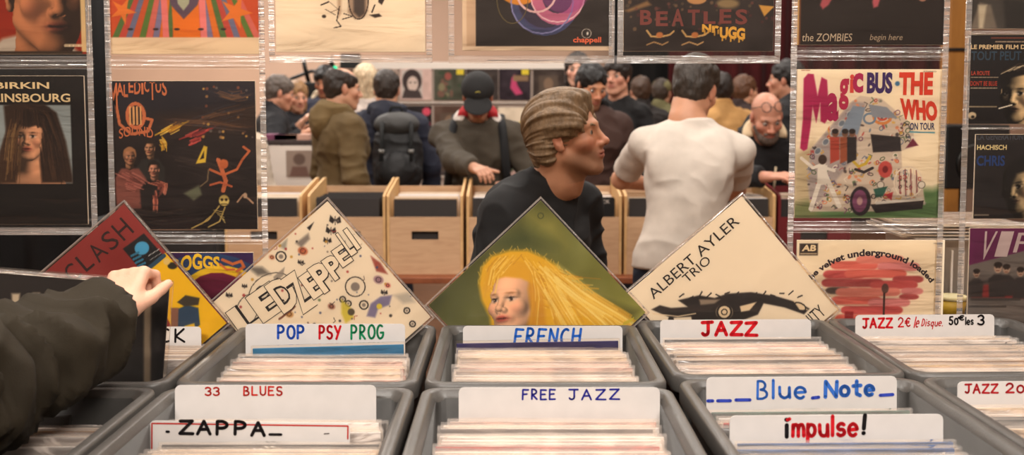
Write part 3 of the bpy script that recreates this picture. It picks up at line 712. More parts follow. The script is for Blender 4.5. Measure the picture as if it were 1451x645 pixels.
# ================================================================== hanging sleeves
YH = 2.07
def hanging(rect, art, label, s=LP, Y=YH, group=None, lean=0.0):
    """record sleeve whose print is authored on photo rect (x0,y0,x1,y1); bottom centre placed at the rect's foot"""
    x0, y0, x1, y1 = rect; c = P((x0 + x1) / 2, y1, Y)
    o = link('record_sleeve', sleeve_mesh((226, 206, 178), s=s), None, c, (R(lean), 0, 0)); tag(o, label, 'record', group)
    art.build(o, s - 0.001, s - 0.001, M['print'], -0.0024, z0=0.0005)
    return o
def sq(x0, y1, Y=YH, s=LP):                  # square rect from left x and bottom y in px
    w = s * ppm(Y, P(x0, y1, Y).z); return (x0, y1 - w, x0 + w, y1)
def A(rect, bg, n=200): x0, y0, x1, y1 = rect; return Art((x0, y0), (x1, y0), (x0, y1), bg, n)
PHEAD = {}
def portrait(a, cx, cy, k, yaw=0, pitch=0, roll=0, skin=(214, 160, 124), key=(-.5, .35, .8), lo=.30, eyes=(44, 32, 28), lips=(168, 80, 70), brows=(60, 42, 34), woman=False, neck=True):
    """a printed photograph of a head: tonal portrait of an invented face; cx, cy = point between the ears, k = pixels per metre"""
    fid = (neck, woman, k > 450)
    if fid not in PHEAD:
        fl = Fld(); add_head(fl, np.zeros(3), np.eye(3), 1.0, True, .85 if woman else 1.0, .8 if woman else 1.1)
        if neck: fl.ell((0, -.05, -.26), (.19, .09, .09), .05)
        V, Q = fl.mesh(.0028 if k <= 450 else .0015); PHEAD[fid] = (V, Q, normals(V, Q))
    V, Q, N = PHEAD[fid]
    x, y, z = V.T; col = np.tile(np.array(skin, float), (len(V), 1)); g = lambda p, r: np.exp(-(((x - p[0]) / r[0]) ** 2 + ((y - p[1]) / r[1]) ** 2 + ((z - p[2]) / r[2]) ** 2))
    def mix(w, c): col[:] = col * (1 - np.clip(w, 0, 1)[:, None]) + np.array(c, float) * np.clip(w, 0, 1)[:, None]
    mix(1.5 * g((0, .1, -.063), (.023, .03, .0105)), lips); mix(1.2 * (g((0, .1, -.0628), (.021, .03, .0022))), [q * .4 for q in lips])
    for s_ in (-1, 1):
        mix(1.3 * g((s_ * .032, .08, .0035), (.0135, .05, .0052)), (232, 222, 212)); mix(1.6 * g((s_ * .032, .08, .0035), (.0055, .05, .0055)), eyes); mix(1.2 * g((s_ * .032, .08, .0095), (.0150, .05, .0025)), [q * .6 for q in eyes])
        mix(.9 * g((s_ * .033, .08, .0245), (.0170, .05, .0035)), brows); mix(.25 * g((s_ * .046, .07, -.03), (.02, .03, .02)), (210, 110, 96))
    M3 = rot3('Z', yaw) @ rot3('X', pitch) @ rot3('Y', roll); Vr, Nr = V @ M3.T, N @ M3.T
    # viewed from +y: screen right = -x
    kd = nrm(key); lam = np.clip(-Nr[:, 0] * kd[0] + Nr[:, 2] * kd[1] + Nr[:, 1] * kd[2], 0, 1); col = col * (lo + (1.08 - lo) * lam)[:, None]
    n = a.n; B = np.zeros((n, n, 3)); D = np.full((n, n), -9.0); Wt = np.zeros((n, n)); f = Nr[:, 1] > -.05
    q = a.uv(np.stack([cx - Vr[:, 0] * k, cy - Vr[:, 2] * k], 1)); i = np.round((1 - q[:, 1]) * (n - 1)).astype(int); j = np.round(q[:, 0] * (n - 1)).astype(int)
    ok = f & (i >= 0) & (j >= 0) & (i < n) & (j < n); i, j, d, c = i[ok], j[ok], Vr[ok, 1], col[ok]
    np.maximum.at(D, (i, j), d); near = d > D[i, j] - .012; np.add.at(B, (i[near], j[near]), c[near]); np.add.at(Wt, (i[near], j[near]), 1)
    img = B / np.maximum(Wt, 1)[..., None]; m = Wt > 0
    for _ in range(3):                                        # close pin holes
        acc, cnt = np.zeros_like(img), np.zeros((n, n))
        for di, dj in ((0, 1), (0, -1), (1, 0), (-1, 0), (1, 1), (-1, -1)): sm = np.roll(m, (di, dj), (0, 1)); acc += np.roll(img, (di, dj), (0, 1)) * sm[..., None]; cnt += sm
        fillm = ~m & (cnt >= 4); img[fillm] = acc[fillm] / cnt[fillm][:, None]; m |= fillm
    al = m.astype(float); al = (al * 2 + sum(np.roll(al, d_, (0, 1)) for d_ in ((0, 1), (0, -1), (1, 0), (-1, 0)))) / 6; al = np.where(m, np.clip(al * 1.4 - .3, 0, 1), 0)
    a.blend(al, img)
def locks(a, paths, cols, w=(1, 2.4), per=24, spread=6, al=.7, seed=1):
    """painted strands following polylines"""
    rs = random.Random(seed)
    for pth in paths:
        for _ in range(per):
            o1, o2, t0 = rs.gauss(0, spread), rs.gauss(0, spread), rs.uniform(0, .4); t1 = rs.uniform(t0 + .3, 1); pts = []
            for k in range(6):
                t = (t0 + (t1 - t0) * k / 5) * (len(pth) - 1); i = min(int(t), len(pth) - 2); f = t - i
                pts.append((pth[i][0] * (1 - f) + pth[i + 1][0] * f + o1, pth[i][1] * (1 - f) + pth[i + 1][1] * f + o2 * .5))
            a.line(pts, rs.uniform(*w), rs.choice(cols), a=al)
# --- column of the long haired woman
r = sq(-85, 77); a = A(r, (150, 40, 14)); a.noise(3, 14, 3)
a.poly([(-20, 77), (5, 55), (40, 47), (60, 56), (64, 77)], (196, 184, 168), 3); a.poly([(44, 50), (100, 62), (116, 77), (40, 77)], (178, 166, 150), 3)
portrait(a, 70, -10, 700, 14, -4, 0, (186, 122, 82), (-.75, .3, .55), .25, lips=(140, 70, 54), neck=False)
a.poly([(117, -140), (124, -140), (124, 74), (117, 74)], (226, 194, 140)); a.poly([(124, -140), (130, -140), (130, 77), (124, 77)], (54, 52, 36)); a.poly([(-90, 73), (118, 73), (118, 78), (-90, 78)], (60, 46, 34)); a.dash(94, 116, 65, 4, (236, 214, 176))
hanging(r, a, 'hanging sleeve with a man in a white shirt on deep red')
r = sq(-84, 318); a = A(r, (20, 17, 16)); a.poly([(-40, 149), (106, 149), (106, 260), (-40, 260)], (150, 160, 162)); a.noise(4, 3, 5)
a.poly([(12, 150), (30, 146), (70, 148), (86, 160), (98, 200), (106, 250), (106, 259), (0, 259), (4, 220), (14, 190)], (54, 36, 26), 2); a.poly([(4, 259), (10, 215), (22, 190), (30, 259)], (120, 88, 54), 3, .8)
portrait(a, 46, 196, 270, -8, 4, 0, (216, 158, 120), (.6, .35, .7), .30, lips=(170, 84, 70), woman=True)
a.poly([(26, 160), (44, 154), (64, 160), (66, 182), (56, 178), (46, 181), (36, 178), (27, 186)], (48, 32, 24), 1.5); a.poly([(0, 259), (4, 215), (16, 180), (27, 172), (27, 200), (30, 225), (26, 259)], (66, 44, 30), 2); a.poly([(65, 170), (78, 178), (94, 259), (62, 259), (60, 226), (66, 200)], (52, 34, 25), 2)
locks(a, [[(28, 168), (20, 200), (12, 259)], [(30, 180), (26, 215), (22, 259)]], [(104, 74, 46), (60, 40, 28), (130, 98, 62)], (1, 2), 26, 4, .7); locks(a, [[(68, 164), (80, 200), (88, 259)], [(72, 180), (74, 220), (80, 259)], [(44, 152), (74, 160), (92, 220)]], [(40, 26, 20), (74, 50, 34), (30, 20, 16)], (1, 2), 26, 5, .7); locks(a, [[(34, 154), (33, 170), (32, 184)], [(46, 152), (46, 168), (46, 181)], [(58, 154), (60, 170), (61, 182)]], [(36, 24, 18), (66, 44, 30)], (1, 1.6), 14, 3, .8)
a.poly([(-90, 260.5), (140, 260.5), (140, 330), (-90, 330)], (20, 17, 16), .4); a.poly([(106.5, 140), (140, 140), (140, 300), (106.5, 300)], (20, 17, 16), .4); a.text('JANE BIRKIN', (-66, 117, 77, 129), (232, 206, 158), bold=.02); a.text('SERGE GAINSBOURG', (-96 + 14, 133, 106, 145), (232, 206, 158), bold=.02)
hanging(r, a, 'black hanging sleeve with a photo of a long haired woman and cream capitals')
# --- striped sleeve
r = sq(158, 77); a = A(r, (206, 84, 40)); cols = [(86, 118, 60), (196, 76, 62), (112, 116, 146), (206, 90, 44), (92, 126, 54), (214, 110, 96), (128, 124, 158), (226, 120, 36)]
for k in range(22):
    x = 160 + k * 9.6; cxm = 262; b = (x - cxm) * .62
    a.poly([(cxm + b, -30), (cxm + b + 7, -30), (x + 9, 54), (x, 54)], cols[k % 8], 1)
for k, (x, w_, c) in enumerate(((232, 9, (236, 128, 122)), (286, 9, (238, 134, 130)), (247, 38, (232, 122, 28)))): a.poly([(x - 2, 0), (x + w_ - 2, 0), (x + w_, 54), (x, 54)], c, .8)
a.poly([(236, -40), (296, -40), (282, 8), (262, 28), (244, 8)], (96, 78, 96), 1); a.poly([(250, -40), (276, -40), (270, 6), (262, 16), (254, 6)], (176, 178, 150), 1)
def star(cx, cy, r1, r2, n, col, rot=0): a.poly([(cx + (r1 if k % 2 == 0 else r2) * math.sin(R(rot) + math.pi * k / n), cy - (r1 if k % 2 == 0 else r2) * math.cos(R(rot) + math.pi * k / n)) for k in range(2 * n)], col)
star(176, 16, 20, 7, 5, (232, 130, 50), 170); star(336, 18, 24, 9, 5, (232, 128, 44), 165)
for x in (186, 222, 252, 286, 318): a.ell(x, 42, 4, 1.6, (50, 40, 40))
a.poly([(150, 53.5), (400, 53.5), (400, 80), (150, 80)], (240, 216, 182))
hanging(r, a, 'hanging sleeve of rainbow stripes with orange stars over a cream band')
# --- dark sleeve with many small figures
r = sq(156, 325); a = A(r, (34, 26, 26)); a.noise(6, 9, 11)
a.poly([(156, 112), (370, 112), (370, 150), (300, 165), (156, 160)], (38, 36, 46), 12, .8); a.poly([(230, 165), (366, 148), (366, 185), (240, 190)], (70, 48, 36), 10, .6)
O = (206, 116, 74)
for ch, x0_, x1_, y0_, y1_ in (('M', 161, 172, 118, 158), ('A', 171, 181, 118, 136), ('L', 181, 187, 115, 138), ('E', 188, 195, 114, 132), ('D', 196, 205, 114, 134), ('I', 206, 209, 113, 134), ('C', 210, 217, 113, 131), ('T', 217, 226, 113, 142), ('U', 226, 234, 114, 132), ('S', 235, 242, 113, 136)): a.text(ch, (x0_, y0_, x1_, y1_), O, bold=.02)
a.ring(197, 164, 12, 5, O, 17); 
for k in range(4): a.line([(189 + k * 5, 152), (189 + k * 5, 176)], 2.6, (226, 170, 110))
a.line([(170, 150), (174, 176), (190, 190), (214, 186), (220, 170), (212, 168)], 4, O); a.text('SOUND', None, O, warp=lambda u, v: (173 + 48 * u, 197 - 14 * v - 5 * math.sin(u * 3.1)), bold=.01)
def figure(cx, cy, s, skin, shirt, hair=None):
    a.poly([(cx - 11 * s, cy + 42 * s), (cx - 13 * s, cy + 16 * s), (cx - 5 * s, cy + 9 * s), (cx + 5 * s, cy + 9 * s), (cx + 13 * s, cy + 16 * s), (cx + 11 * s, cy + 42 * s)], shirt, 1.5)
    a.ell(cx, cy, 5.6 * s, 7.4 * s, skin, 0, 1); a.ell(cx, cy - 4.4 * s, 6 * s, 4.2 * s, hair or skin, 0, 1)
    a.ell(cx - 2.2 * s, cy - .5 * s, 1.2, .9, (40, 26, 24)); a.ell(cx + 2.2 * s, cy - .5 * s, 1.2, .9, (40, 26, 24)); a.line([(cx - 2 * s, cy + 4 * s), (cx + 2 * s, cy + 4 * s)], .9, (110, 50, 40))
def person_print(cx, cy, k, skin, shirt, hair, yaw):
    w = .21 * k; a.poly([(cx - w, cy + .75 * k), (cx - w * 1.1, cy + .32 * k), (cx - w * .6, cy + .17 * k), (cx + w * .6, cy + .17 * k), (cx + w * 1.1, cy + .32 * k), (cx + w, cy + .75 * k)], shirt, 1.5)
    a.ell(cx, cy - .03 * k, .095 * k, .115 * k, hair, 0, 1); portrait(a, cx, cy, k, yaw, 0, 0, skin, (-.5, .5, .6), .3, neck=False); a.poly([(cx - .085 * k, cy - .02 * k), (cx - .08 * k, cy - .10 * k), (cx, cy - .14 * k), (cx + .08 * k, cy - .10 * k), (cx + .085 * k, cy - .02 * k), (cx + .05 * k, cy - .075 * k), (cx - .05 * k, cy - .075 * k)], hair, 1)
person_print(216, 210, 88, (206, 150, 112), (44, 42, 40), (40, 30, 24), -14); person_print(187, 222, 98, (190, 134, 100), (134, 78, 68), (170, 118, 80), 10); person_print(221, 240, 90, (222, 152, 122), (34, 28, 28), (30, 22, 18), -6)
locks(a, [[(174, 244), (190, 252), (204, 262)], [(176, 258), (192, 264), (202, 268)]], [(196, 120, 106), (110, 60, 54), (160, 90, 80)], (1, 2.4), 16, 5, .7); locks(a, [[(218, 258), (232, 262), (228, 278)], [(220, 270), (222, 286), (221, 302)]], [(220, 130, 104), (150, 80, 66), (120, 60, 52)], (1, 2.4), 16, 3.4, .8)
locks(a, [[(230, 190), (246, 182), (264, 172)], [(230, 196), (236, 204), (236, 214)]], [(226, 176, 52), (176, 120, 36), (240, 200, 90)], (1, 2.6), 16, 4, .8); locks(a, [[(264, 196), (280, 190), (302, 180)], [(270, 204), (290, 196)]], [(176, 60, 56), (120, 40, 46), (206, 90, 80)], (1, 2.6), 14, 4, .8)
locks(a, [[(290, 170), (320, 160), (364, 150)], [(240, 172), (300, 176), (364, 186)], [(300, 130), (330, 140), (360, 134)]], [(96, 64, 44), (130, 90, 60), (70, 56, 56), (60, 60, 72)], (1, 2), 22, 8, .45); locks(a, [[(162, 300), (240, 310), (300, 300)], [(240, 220), (290, 230), (360, 260)]], [(60, 52, 50), (50, 40, 40), (74, 60, 50)], (1, 3), 18, 14, .4)
a.poly([(280, 232), (292, 206), (297, 208), (294, 230)], (226, 188, 60)); a.poly([(286, 226), (292, 214), (292, 224)], (34, 26, 26))
a.line([(312, 226), (322, 256), (318, 270)], 6, (204, 112, 72)); a.line([(300, 240), (318, 248), (338, 240), (346, 226), (356, 214), (348, 208)], 3.4, (200, 106, 64)); a.line([(300, 262), (314, 258), (330, 264)], 3, (196, 100, 64)); a.ell(320, 232, 6, 7, (196, 104, 60)); a.poly([(312, 224), (318, 214), (324, 226)], (30, 22, 20))
a.poly([(262, 274), (284, 262), (288, 276), (276, 284)], (112, 116, 92), 2, .9); a.line([(286, 264), (296, 256), (298, 240)], 2, (120, 100, 76))
a.ell(319, 284, 7.4, 8, (214, 190, 110)); a.ell(316, 283, 1.8, 2, (40, 26, 20)); a.ell(322, 283, 1.8, 2, (40, 26, 20)); a.line([(315, 289), (323, 289)], 1.4, (60, 40, 24))
a.line([(312, 292), (296, 312), (272, 324)], 2, (196, 168, 98)); a.line([(320, 294), (312, 314), (296, 322)], 2, (196, 168, 98))
for k in range(5): a.line([(304 + k * 3, 298 + k * 3), (316 + k, 300 + k * 4)], 1.1, (200, 176, 108))
a.line([(300, 306), (286, 318)], 1.6, (190, 160, 90)); a.line([(338, 286), (346, 276), (354, 282), (360, 288)], 2.4, (190, 150, 120)); a.ell(349, 277, 3, 4, (214, 180, 150))
for k in range(26): a.ell(rng.uniform(290, 364), rng.uniform(116, 200), rng.uniform(.8, 2.4), None, rng.choice([(150, 110, 70), (120, 70, 52), (196, 150, 80), (96, 84, 80)]))
hanging(r, a, 'dark hanging sleeve crowded with small painted figures and orange lettering')
# --- purple sleeve behind the doodle sleeve
r = sq(156, 352 + 211); a = A(r, (58, 34, 84)); a.noise(3, 8, 2)
a.ell(300, 430, 96, 74, (40, 66, 110)); a.ell(318, 440, 70, 66, (236, 196, 40)); a.ell(312, 446, 58, 62, (112, 26, 62)); a.ell(314, 470, 40, 52, (70, 20, 60)); a.ell(240, 420, 40, 46, (58, 98, 110))
a.poly([(352, 402), (340, 420), (330, 404), (344, 384)], (120, 44, 100), 3, .8)
a.text('TROGGS', None, (246, 202, 50), warp=lambda u, v: (236 + 80 * u, 381 - (21 - 3 * math.sin(u * 9)) * v + 2 * math.sin(u * 6)), bold=.035)
a.line([(320, 366), (334, 372), (346, 368), (350, 376), (340, 382)], 4, (206, 110, 60)); a.line([(316, 372), (326, 380), (336, 380)], 3, (206, 110, 60))
hanging(r, a, 'purple hanging sleeve with yellow wavy lettering behind the doodle covered sleeve')
# --- cream sleeve with ink sketch
r = sq(391, 74); a = A(r, (243, 226, 200)); a.noise(5, 5, 8); K = (52, 42, 38)
a.poly([(496, -30), (524, -30), (522, 16), (516, 26), (504, 28), (494, 18)], (150, 122, 100), 2, .8); a.poly([(502, -10), (518, -10), (518, 20), (510, 26), (502, 18)], (66, 56, 52), 2, .9); a.ring(509, 0, 14, 1.6, K, 28)
a.poly([(478, -30), (486, -30), (484, 20), (480, 26)], (176, 146, 118), 2, .8); a.line([(482, 10), (478, 30), (484, 38), (474, 40)], 1.6, K); a.ell(460, 24, 3, 2.4, K); a.line([(456, 8), (466, 4)], 2, K); a.line([(462, 14), (476, 22)], 1, K)
a.line([(486, 28), (500, 24), (488, 20)], 1.4, K); a.poly([(524, 22), (538, 20), (542, 24), (532, 26)], K); a.line([(528, 18), (532, 8)], 2, K); a.poly([(538, -4), (546, 0), (542, 8), (537, 4)], K); a.line([(466, 2), (480, 14), (470, 18)], .8, (120, 98, 82))
hanging(r, a, 'cream hanging sleeve with a small smudged ink sketch')
# --- black sleeve with overlapping translucent discs
r = sq(655, 72); a = A(r, (46, 40, 38)); a.noise(7, 5, 12, 30)
a.poly([(640, -200), (674, -200), (674, 90), (640, 90)], (206, 176, 146)); a.poly([(655, -200), (661, -200), (661, 90), (655, 90)], (226, 200, 170)); a.poly([(640, 66), (900, 66), (900, 80), (640, 80)], (228, 204, 176))
a.ring(772, 0, 44, 11, (74, 84, 132), 46, a=.8); a.ell(774, 2, 42, 42, (70, 62, 100), a=.55); a.ell(736, -16, 30, 24, (232, 148, 44), 0, 1, .9); a.ring(790, -4, 30, 16, (214, 116, 150), 32, a=.85); a.ring(790, -4, 38, 2, (236, 190, 200), 36); a.ring(768, 4, 44, 2, (140, 140, 190), 44); a.ell(800, -10, 34, 30, (160, 70, 140), 0, 1, .5); a.ring(760, -10, 28, 3, (230, 190, 190)); a.ring(726, 0, 22, 1.2, (110, 96, 60), 34)
a.ring(831, 48, 6.5, 1, (190, 180, 170)); a.ell(832.5, 48, 1.4, 2.4, (240, 235, 225)); a.text('chappell', (812, 53, 852, 63), (240, 112, 76), bold=.03)
hanging(r, a, 'black hanging sleeve with overlapping pink, blue and orange rings')
# --- dark sleeve with big dull red capitals
r = sq(883, 73); a = A(r, (44, 36, 34)); a.noise(8, 10, 14)
for k, ch in enumerate('BEATLES'): x = 906 + k * 22.5; a.text(ch, (x, 15 + 2 * math.sin(k * 2), x + 17, 36 + 2 * math.sin(k)), (126, 64, 58), bold=.03)
a.ell(986, 0, 14, 7, (190, 140, 90)); a.ell(1030, 6, 16, 7, (166, 140, 96), 0, 3, .8); a.poly([(1074, 8), (1096, 10), (1090, 16), (1082, 24)], (214, 158, 70)); a.poly([(884, 16), (916, 2), (922, 8), (890, 18)], (160, 120, 76), 2, .8)
for cx in (934, 984):
    a.line([(cx - 18, 44), (cx - 12, 52), (cx, 53), (cx + 14, 50), (cx + 20, 45)], 2.6, (206, 166, 104)); a.line([(cx - 18, 64), (cx - 8, 60), (cx + 4, 64), (cx + 12, 60)], 2, (190, 150, 100)); a.ell(cx, 50, 5, 4, (196, 120, 66))
for k in range(40): a.ell(rng.uniform(886, 1096), rng.uniform(-10, 44), rng.uniform(1, 3), None, rng.choice([(116, 66, 56), (96, 80, 60), (130, 100, 72), (84, 40, 40)]), a=.7)
Yw = (232, 176, 70)
for k, (ch, x, y, w_, h_) in enumerate((('N', 994, 35, 13, 11), ('r', 1008, 37, 10, 10), ('U', 1019, 39, 12, 16), ('G', 1031, 38, 12, 18), ('G', 1043, 40, 12, 17))):
    a.text(ch, (x, y, x + w_, y + h_), Yw, bold=.05); a.line([(x + 4, y + h_ - 2), (x + 4, y + h_ + 3)], 2, Yw); a.line([(x + 9, y + h_ - 4), (x + 9, y + h_ + 1)], 1.6, Yw)
hanging(r, a, 'dark hanging sleeve with dull red capitals and dripping yellow lettering')
# --- black sleeve, white italic lettering
r = sq(1124, 64); a = A(r, (38, 30, 27)); a.noise(4, 4, 15); a.poly([(1120, -200), (1131, -200), (1131, 80), (1120, 80)], (214, 170, 108)); a.poly([(1131, -200), (1133, -200), (1133, 80), (1131, 80)], (120, 70, 40))
a.poly([(1166, -10), (1180, -6), (1172, 8), (1164, 14), (1160, 8)], (176, 84, 92), 1.5); a.poly([(1236, -10), (1248, -10), (1242, 10), (1236, 12), (1234, 4)], (186, 88, 98), 1.5); a.ell(1305, 0, 5, 3, (170, 120, 100))
C_ = (206, 186, 160); a.text('the ZOMBIES', (1135, 48, 1206, 59), C_, shear=.1); a.text('begin here', (1231, 49, 1277, 60), (176, 156, 132), shear=.2)
hanging(r, a, 'black hanging sleeve with a cream edge and thin white lettering')
# --- cream sleeve with a painted bus
r = sq(1125, 309); a = A(r, (240, 224, 194), 230); a.noise(4, 4, 21)
a.poly([(1120, 290), (1230, 262), (1320, 268), (1345, 258), (1345, 312), (1120, 312)], (66, 108, 58), 6, .85); a.poly([(1120, 220), (1150, 200), (1160, 312), (1120, 312)], (150, 130, 90), 8, .5)
body = [(1146, 212), (1200, 146), (1214, 136), (1244, 140), (1290, 178), (1292, 208), (1274, 214), (1276, 240), (1304, 252), (1310, 290), (1240, 300), (1148, 300), (1142, 250)]
a.poly(body, (206, 190, 172), 1); a.poly([(1146, 212), (1204, 144), (1222, 146), (1206, 226), (1148, 300), (1142, 250)], (168, 156, 152), 2)
def inside(x, y, poly_):
    ins = False; j = len(poly_) - 1
    for i_ in range(len(poly_)):
        xi, yi = poly_[i_]; xj, yj = poly_[j]
        if (yi > y) != (yj > y) and x < (xj - xi) * (y - yi) / (yj - yi) + xi: ins = not ins
        j = i_
    return ins
for k in range(420):                                  # painted flowers, dots and swirls all over the bodywork
    x, y = rng.uniform(1142, 1310), rng.uniform(138, 298)
    if not inside(x, y, body): continue
    c_ = rng.choice([(176, 62, 56), (96, 110, 132), (206, 160, 70), (74, 96, 66), (120, 74, 104), (70, 60, 60), (214, 130, 90), (232, 222, 206), (150, 140, 136), (60, 52, 56)]); q_ = rng.random()
    if q_ < .4: a.ell(x, y, rng.uniform(1.2, 4), rng.uniform(1, 2.6), c_, rng.uniform(0, 180), a=.85)
    elif q_ < .75: t_ = rng.uniform(0, 6); a.line([(x, y), (x + 5 * math.cos(t_), y + 5 * math.sin(t_)), (x + 8 * math.cos(t_ + .9), y + 8 * math.sin(t_ + .9))], rng.uniform(.8, 1.8), c_, a=.8)
    else: a.ring(x, y, rng.uniform(1.5, 4), 1.2, c_, rng.uniform(1.5, 3.5), rng.uniform(0, 180))
for k in range(5): a.ell(1156 + k * 11, 214 - k * 13, 4.6, 6, (190, 190, 188), 40); a.ell(1156 + k * 11, 214 - k * 13, 3.4, 4.6, (112, 122, 134), 40)
a.ring(1246, 166, 12, 4, (206, 130, 70), 9); a.ring(1246, 166, 6, 3, (190, 80, 60), 4); a.ring(1228, 168, 8, 3, (110, 130, 150), 7); a.line([(1206, 228), (1214, 236), (1224, 232), (1230, 222)], 4, (200, 170, 60)); a.line([(1210, 240), (1222, 244), (1234, 238)], 4, (50, 44, 46))
a.poly([(1204, 150), (1222, 152), (1212, 190), (1184, 194)], (128, 142, 158), .8); a.poly([(1226, 148), (1252, 152), (1268, 168), (1232, 166)], (134, 140, 150), .8); a.poly([(1230, 190), (1272, 194), (1274, 214), (1234, 216)], (46, 40, 42), .8); a.poly([(1290, 196), (1298, 206), (1280, 210)], (110, 40, 60))
for k in range(8): a.line([(1268 + k * 4, 240), (1270 + k * 4, 276)], 1.6, (128, 60, 70) if k % 2 else (226, 212, 196))
a.ring(1285, 258, 20, 2, (230, 216, 196), 22)
for cx, cy in ((1246, 262), (1304, 262)): a.ell(cx, cy, 4.6, None, (222, 214, 200)); a.ring(cx, cy, 5, 1, (90, 80, 76))
a.ell(1218, 285, 15, 21, (44, 36, 42), 0); a.ell(1217, 285, 10.5, 16, (126, 70, 104)); a.ell(1217, 285, 4, 6, (190, 150, 150)); a.poly([(1232, 290), (1308, 284), (1306, 296), (1240, 302)], (38, 32, 34)); a.poly([(1240, 286), (1306, 280), (1306, 284), (1240, 290)], (206, 200, 190))
a.ell(1252, 240, 10, 12, (190, 76, 70)); a.ell(1252, 240, 4, 5, (120, 30, 34)); a.poly([(1236, 268), (1256, 264), (1250, 278), (1240, 280)], (46, 92, 78)); a.poly([(1252, 276), (1264, 272), (1262, 284)], (176, 50, 60))
for x, c1 in ((1180, (168, 66, 50)), (1194, (150, 78, 50)), (1204, (40, 34, 36))):
    a.poly([(x - 7, 194), (x + 6, 194), (x + 7, 226), (x - 6, 232)], c1, 1); a.ell(x, 189, 4.4, 5.4, (120, 82, 62)); a.ell(x, 186, 4.6, 3.6, (36, 26, 24))
W_ = (226, 218, 206)
a.line([(1133, 224), (1150, 238), (1164, 232)], 4.5, W_); a.line([(1164, 232), (1160, 256), (1148, 296)], 6.5, W_); a.line([(1166, 244), (1178, 270), (1188, 292)], 6.5, W_); a.ell(1163, 226, 6, 7, (60, 42, 34)); a.poly([(1156, 234), (1170, 234), (1170, 262), (1156, 262)], W_); a.line([(1168, 238), (1180, 242)], 4, W_)
mg = (168, 30, 84); rd = (206, 60, 38)
a.poly([(1134, 112), (1140, 105), (1147, 106), (1149, 132), (1145, 180), (1141, 211), (1136, 214), (1131, 210), (1134, 168)], mg, 1); a.poly([(1142, 106), (1148, 106), (1154, 136), (1159, 110), (1167, 114), (1171, 166), (1165, 175), (1159, 172), (1158, 146), (1153, 174), (1147, 150)], mg, 1)
a.text('a', (1167, 132, 1184, 172), mg, bold=.05); a.text('g', (1184, 112, 1198, 156), (176, 38, 76), bold=.04); a.text('i', (1199, 106, 1205, 132), (206, 70, 60), bold=.04); a.text('c', (1203, 104, 1218, 132), mg, bold=.04)
pu = (58, 36, 96); a.text('BUS', (1223, 103, 1259, 133), pu, bold=.05); a.ell(1266, 119, 3.4, None, (60, 110, 150))
a.text('THE', (1268, 103, 1316, 135), rd, bold=.05); a.text('WHO', None, rd, warp=lambda u, v: (1272 + 52 * u - 2 * v, 169 + 3 * u - (30 - 2 * u) * v), bold=.06); a.text('ON TOUR', (1285, 174, 1320, 184), (44, 56, 100), bold=.02); a.line([(1286, 187), (1320, 188)], 2, (80, 150, 170))
a.text('STEREO', (1302, 101, 1320, 103), (90, 70, 60)); a.dash(1131, 1142, 100.25, 1.5, (150, 90, 70))
hanging(r, a, 'cream hanging sleeve with a flower painted bus and fat pink and red lettering')
# --- cream sleeve with pink clouds
r = sq(1125, 337 + 209); a = A(r, (242, 224, 194)); a.noise(4, 4, 23)
pk = [(216, 108, 94), (196, 84, 82), (226, 138, 122), (170, 72, 72), (214, 134, 132)]
for x, y, w_, h_, k in ((1206, 374, 34, 6, 0), (1242, 366, 34, 6, 2), (1268, 376, 30, 6, 4), (1192, 387, 30, 6, 1), (1236, 386, 44, 6, 0), (1282, 394, 22, 5, 3), (1204, 399, 44, 6, 3), (1262, 402, 34, 6, 1), (1184, 410, 18, 5, 5), (1226, 412, 46, 6, 2), (1210, 424, 36, 6, 0), (1256, 427, 30, 6, 4), (1232, 438, 44, 6, 1), (1218, 450, 38, 6, 0), (1240, 461, 40, 6, 3), (1288, 411, 16, 5, 4), (1284, 419, 14, 4, 3)):
    c_ = (90, 76, 70) if k == 5 else pk[k]; a.poly([(x - w_ + 9 + 9 * math.cos(t), y + h_ * math.sin(t)) for t in [math.pi / 2 + math.pi * q / 8 for q in range(9)]] + [(x + w_ - 9 + 9 * math.cos(t), y + h_ * math.sin(t)) for t in [-math.pi / 2 + math.pi * q / 8 for q in range(9)]], c_, 1.2)
a.line([(1249, 410), (1249, 470)], 3, (66, 44, 40)); a.ell(1250, 407, 5, 7, (90, 60, 54)); a.poly([(1194, 440), (1206, 440), (1206, 470), (1194, 470)], (150, 40, 40)); a.poly([(1128, 343), (1154, 343), (1154, 360), (1128, 360)], (60, 50, 46)); a.dash(1130, 1152, 357.5, 1.8, (230, 206, 166)); a.text('AB', (1131, 345, 1151, 354), (230, 206, 166), bold=.04, shear=.15)
def arcw(t0, t1, hgt): return lambda u, v: (1228 + (98 + 9 * v) * math.sin(t0 + (t1 - t0) * u), 442 - (80 + hgt * v) * math.cos(t0 + (t1 - t0) * u) * .98)
a.text('the velvet underground loaded', None, (46, 34, 44), warp=arcw(-1.02, 1.02, 13), bold=.035); a.text('STEREO', (1316, 342, 1324, 344), (90, 70, 60))
hanging(r, a, 'cream hanging sleeve with stacked pink clouds under an arc of lettering')
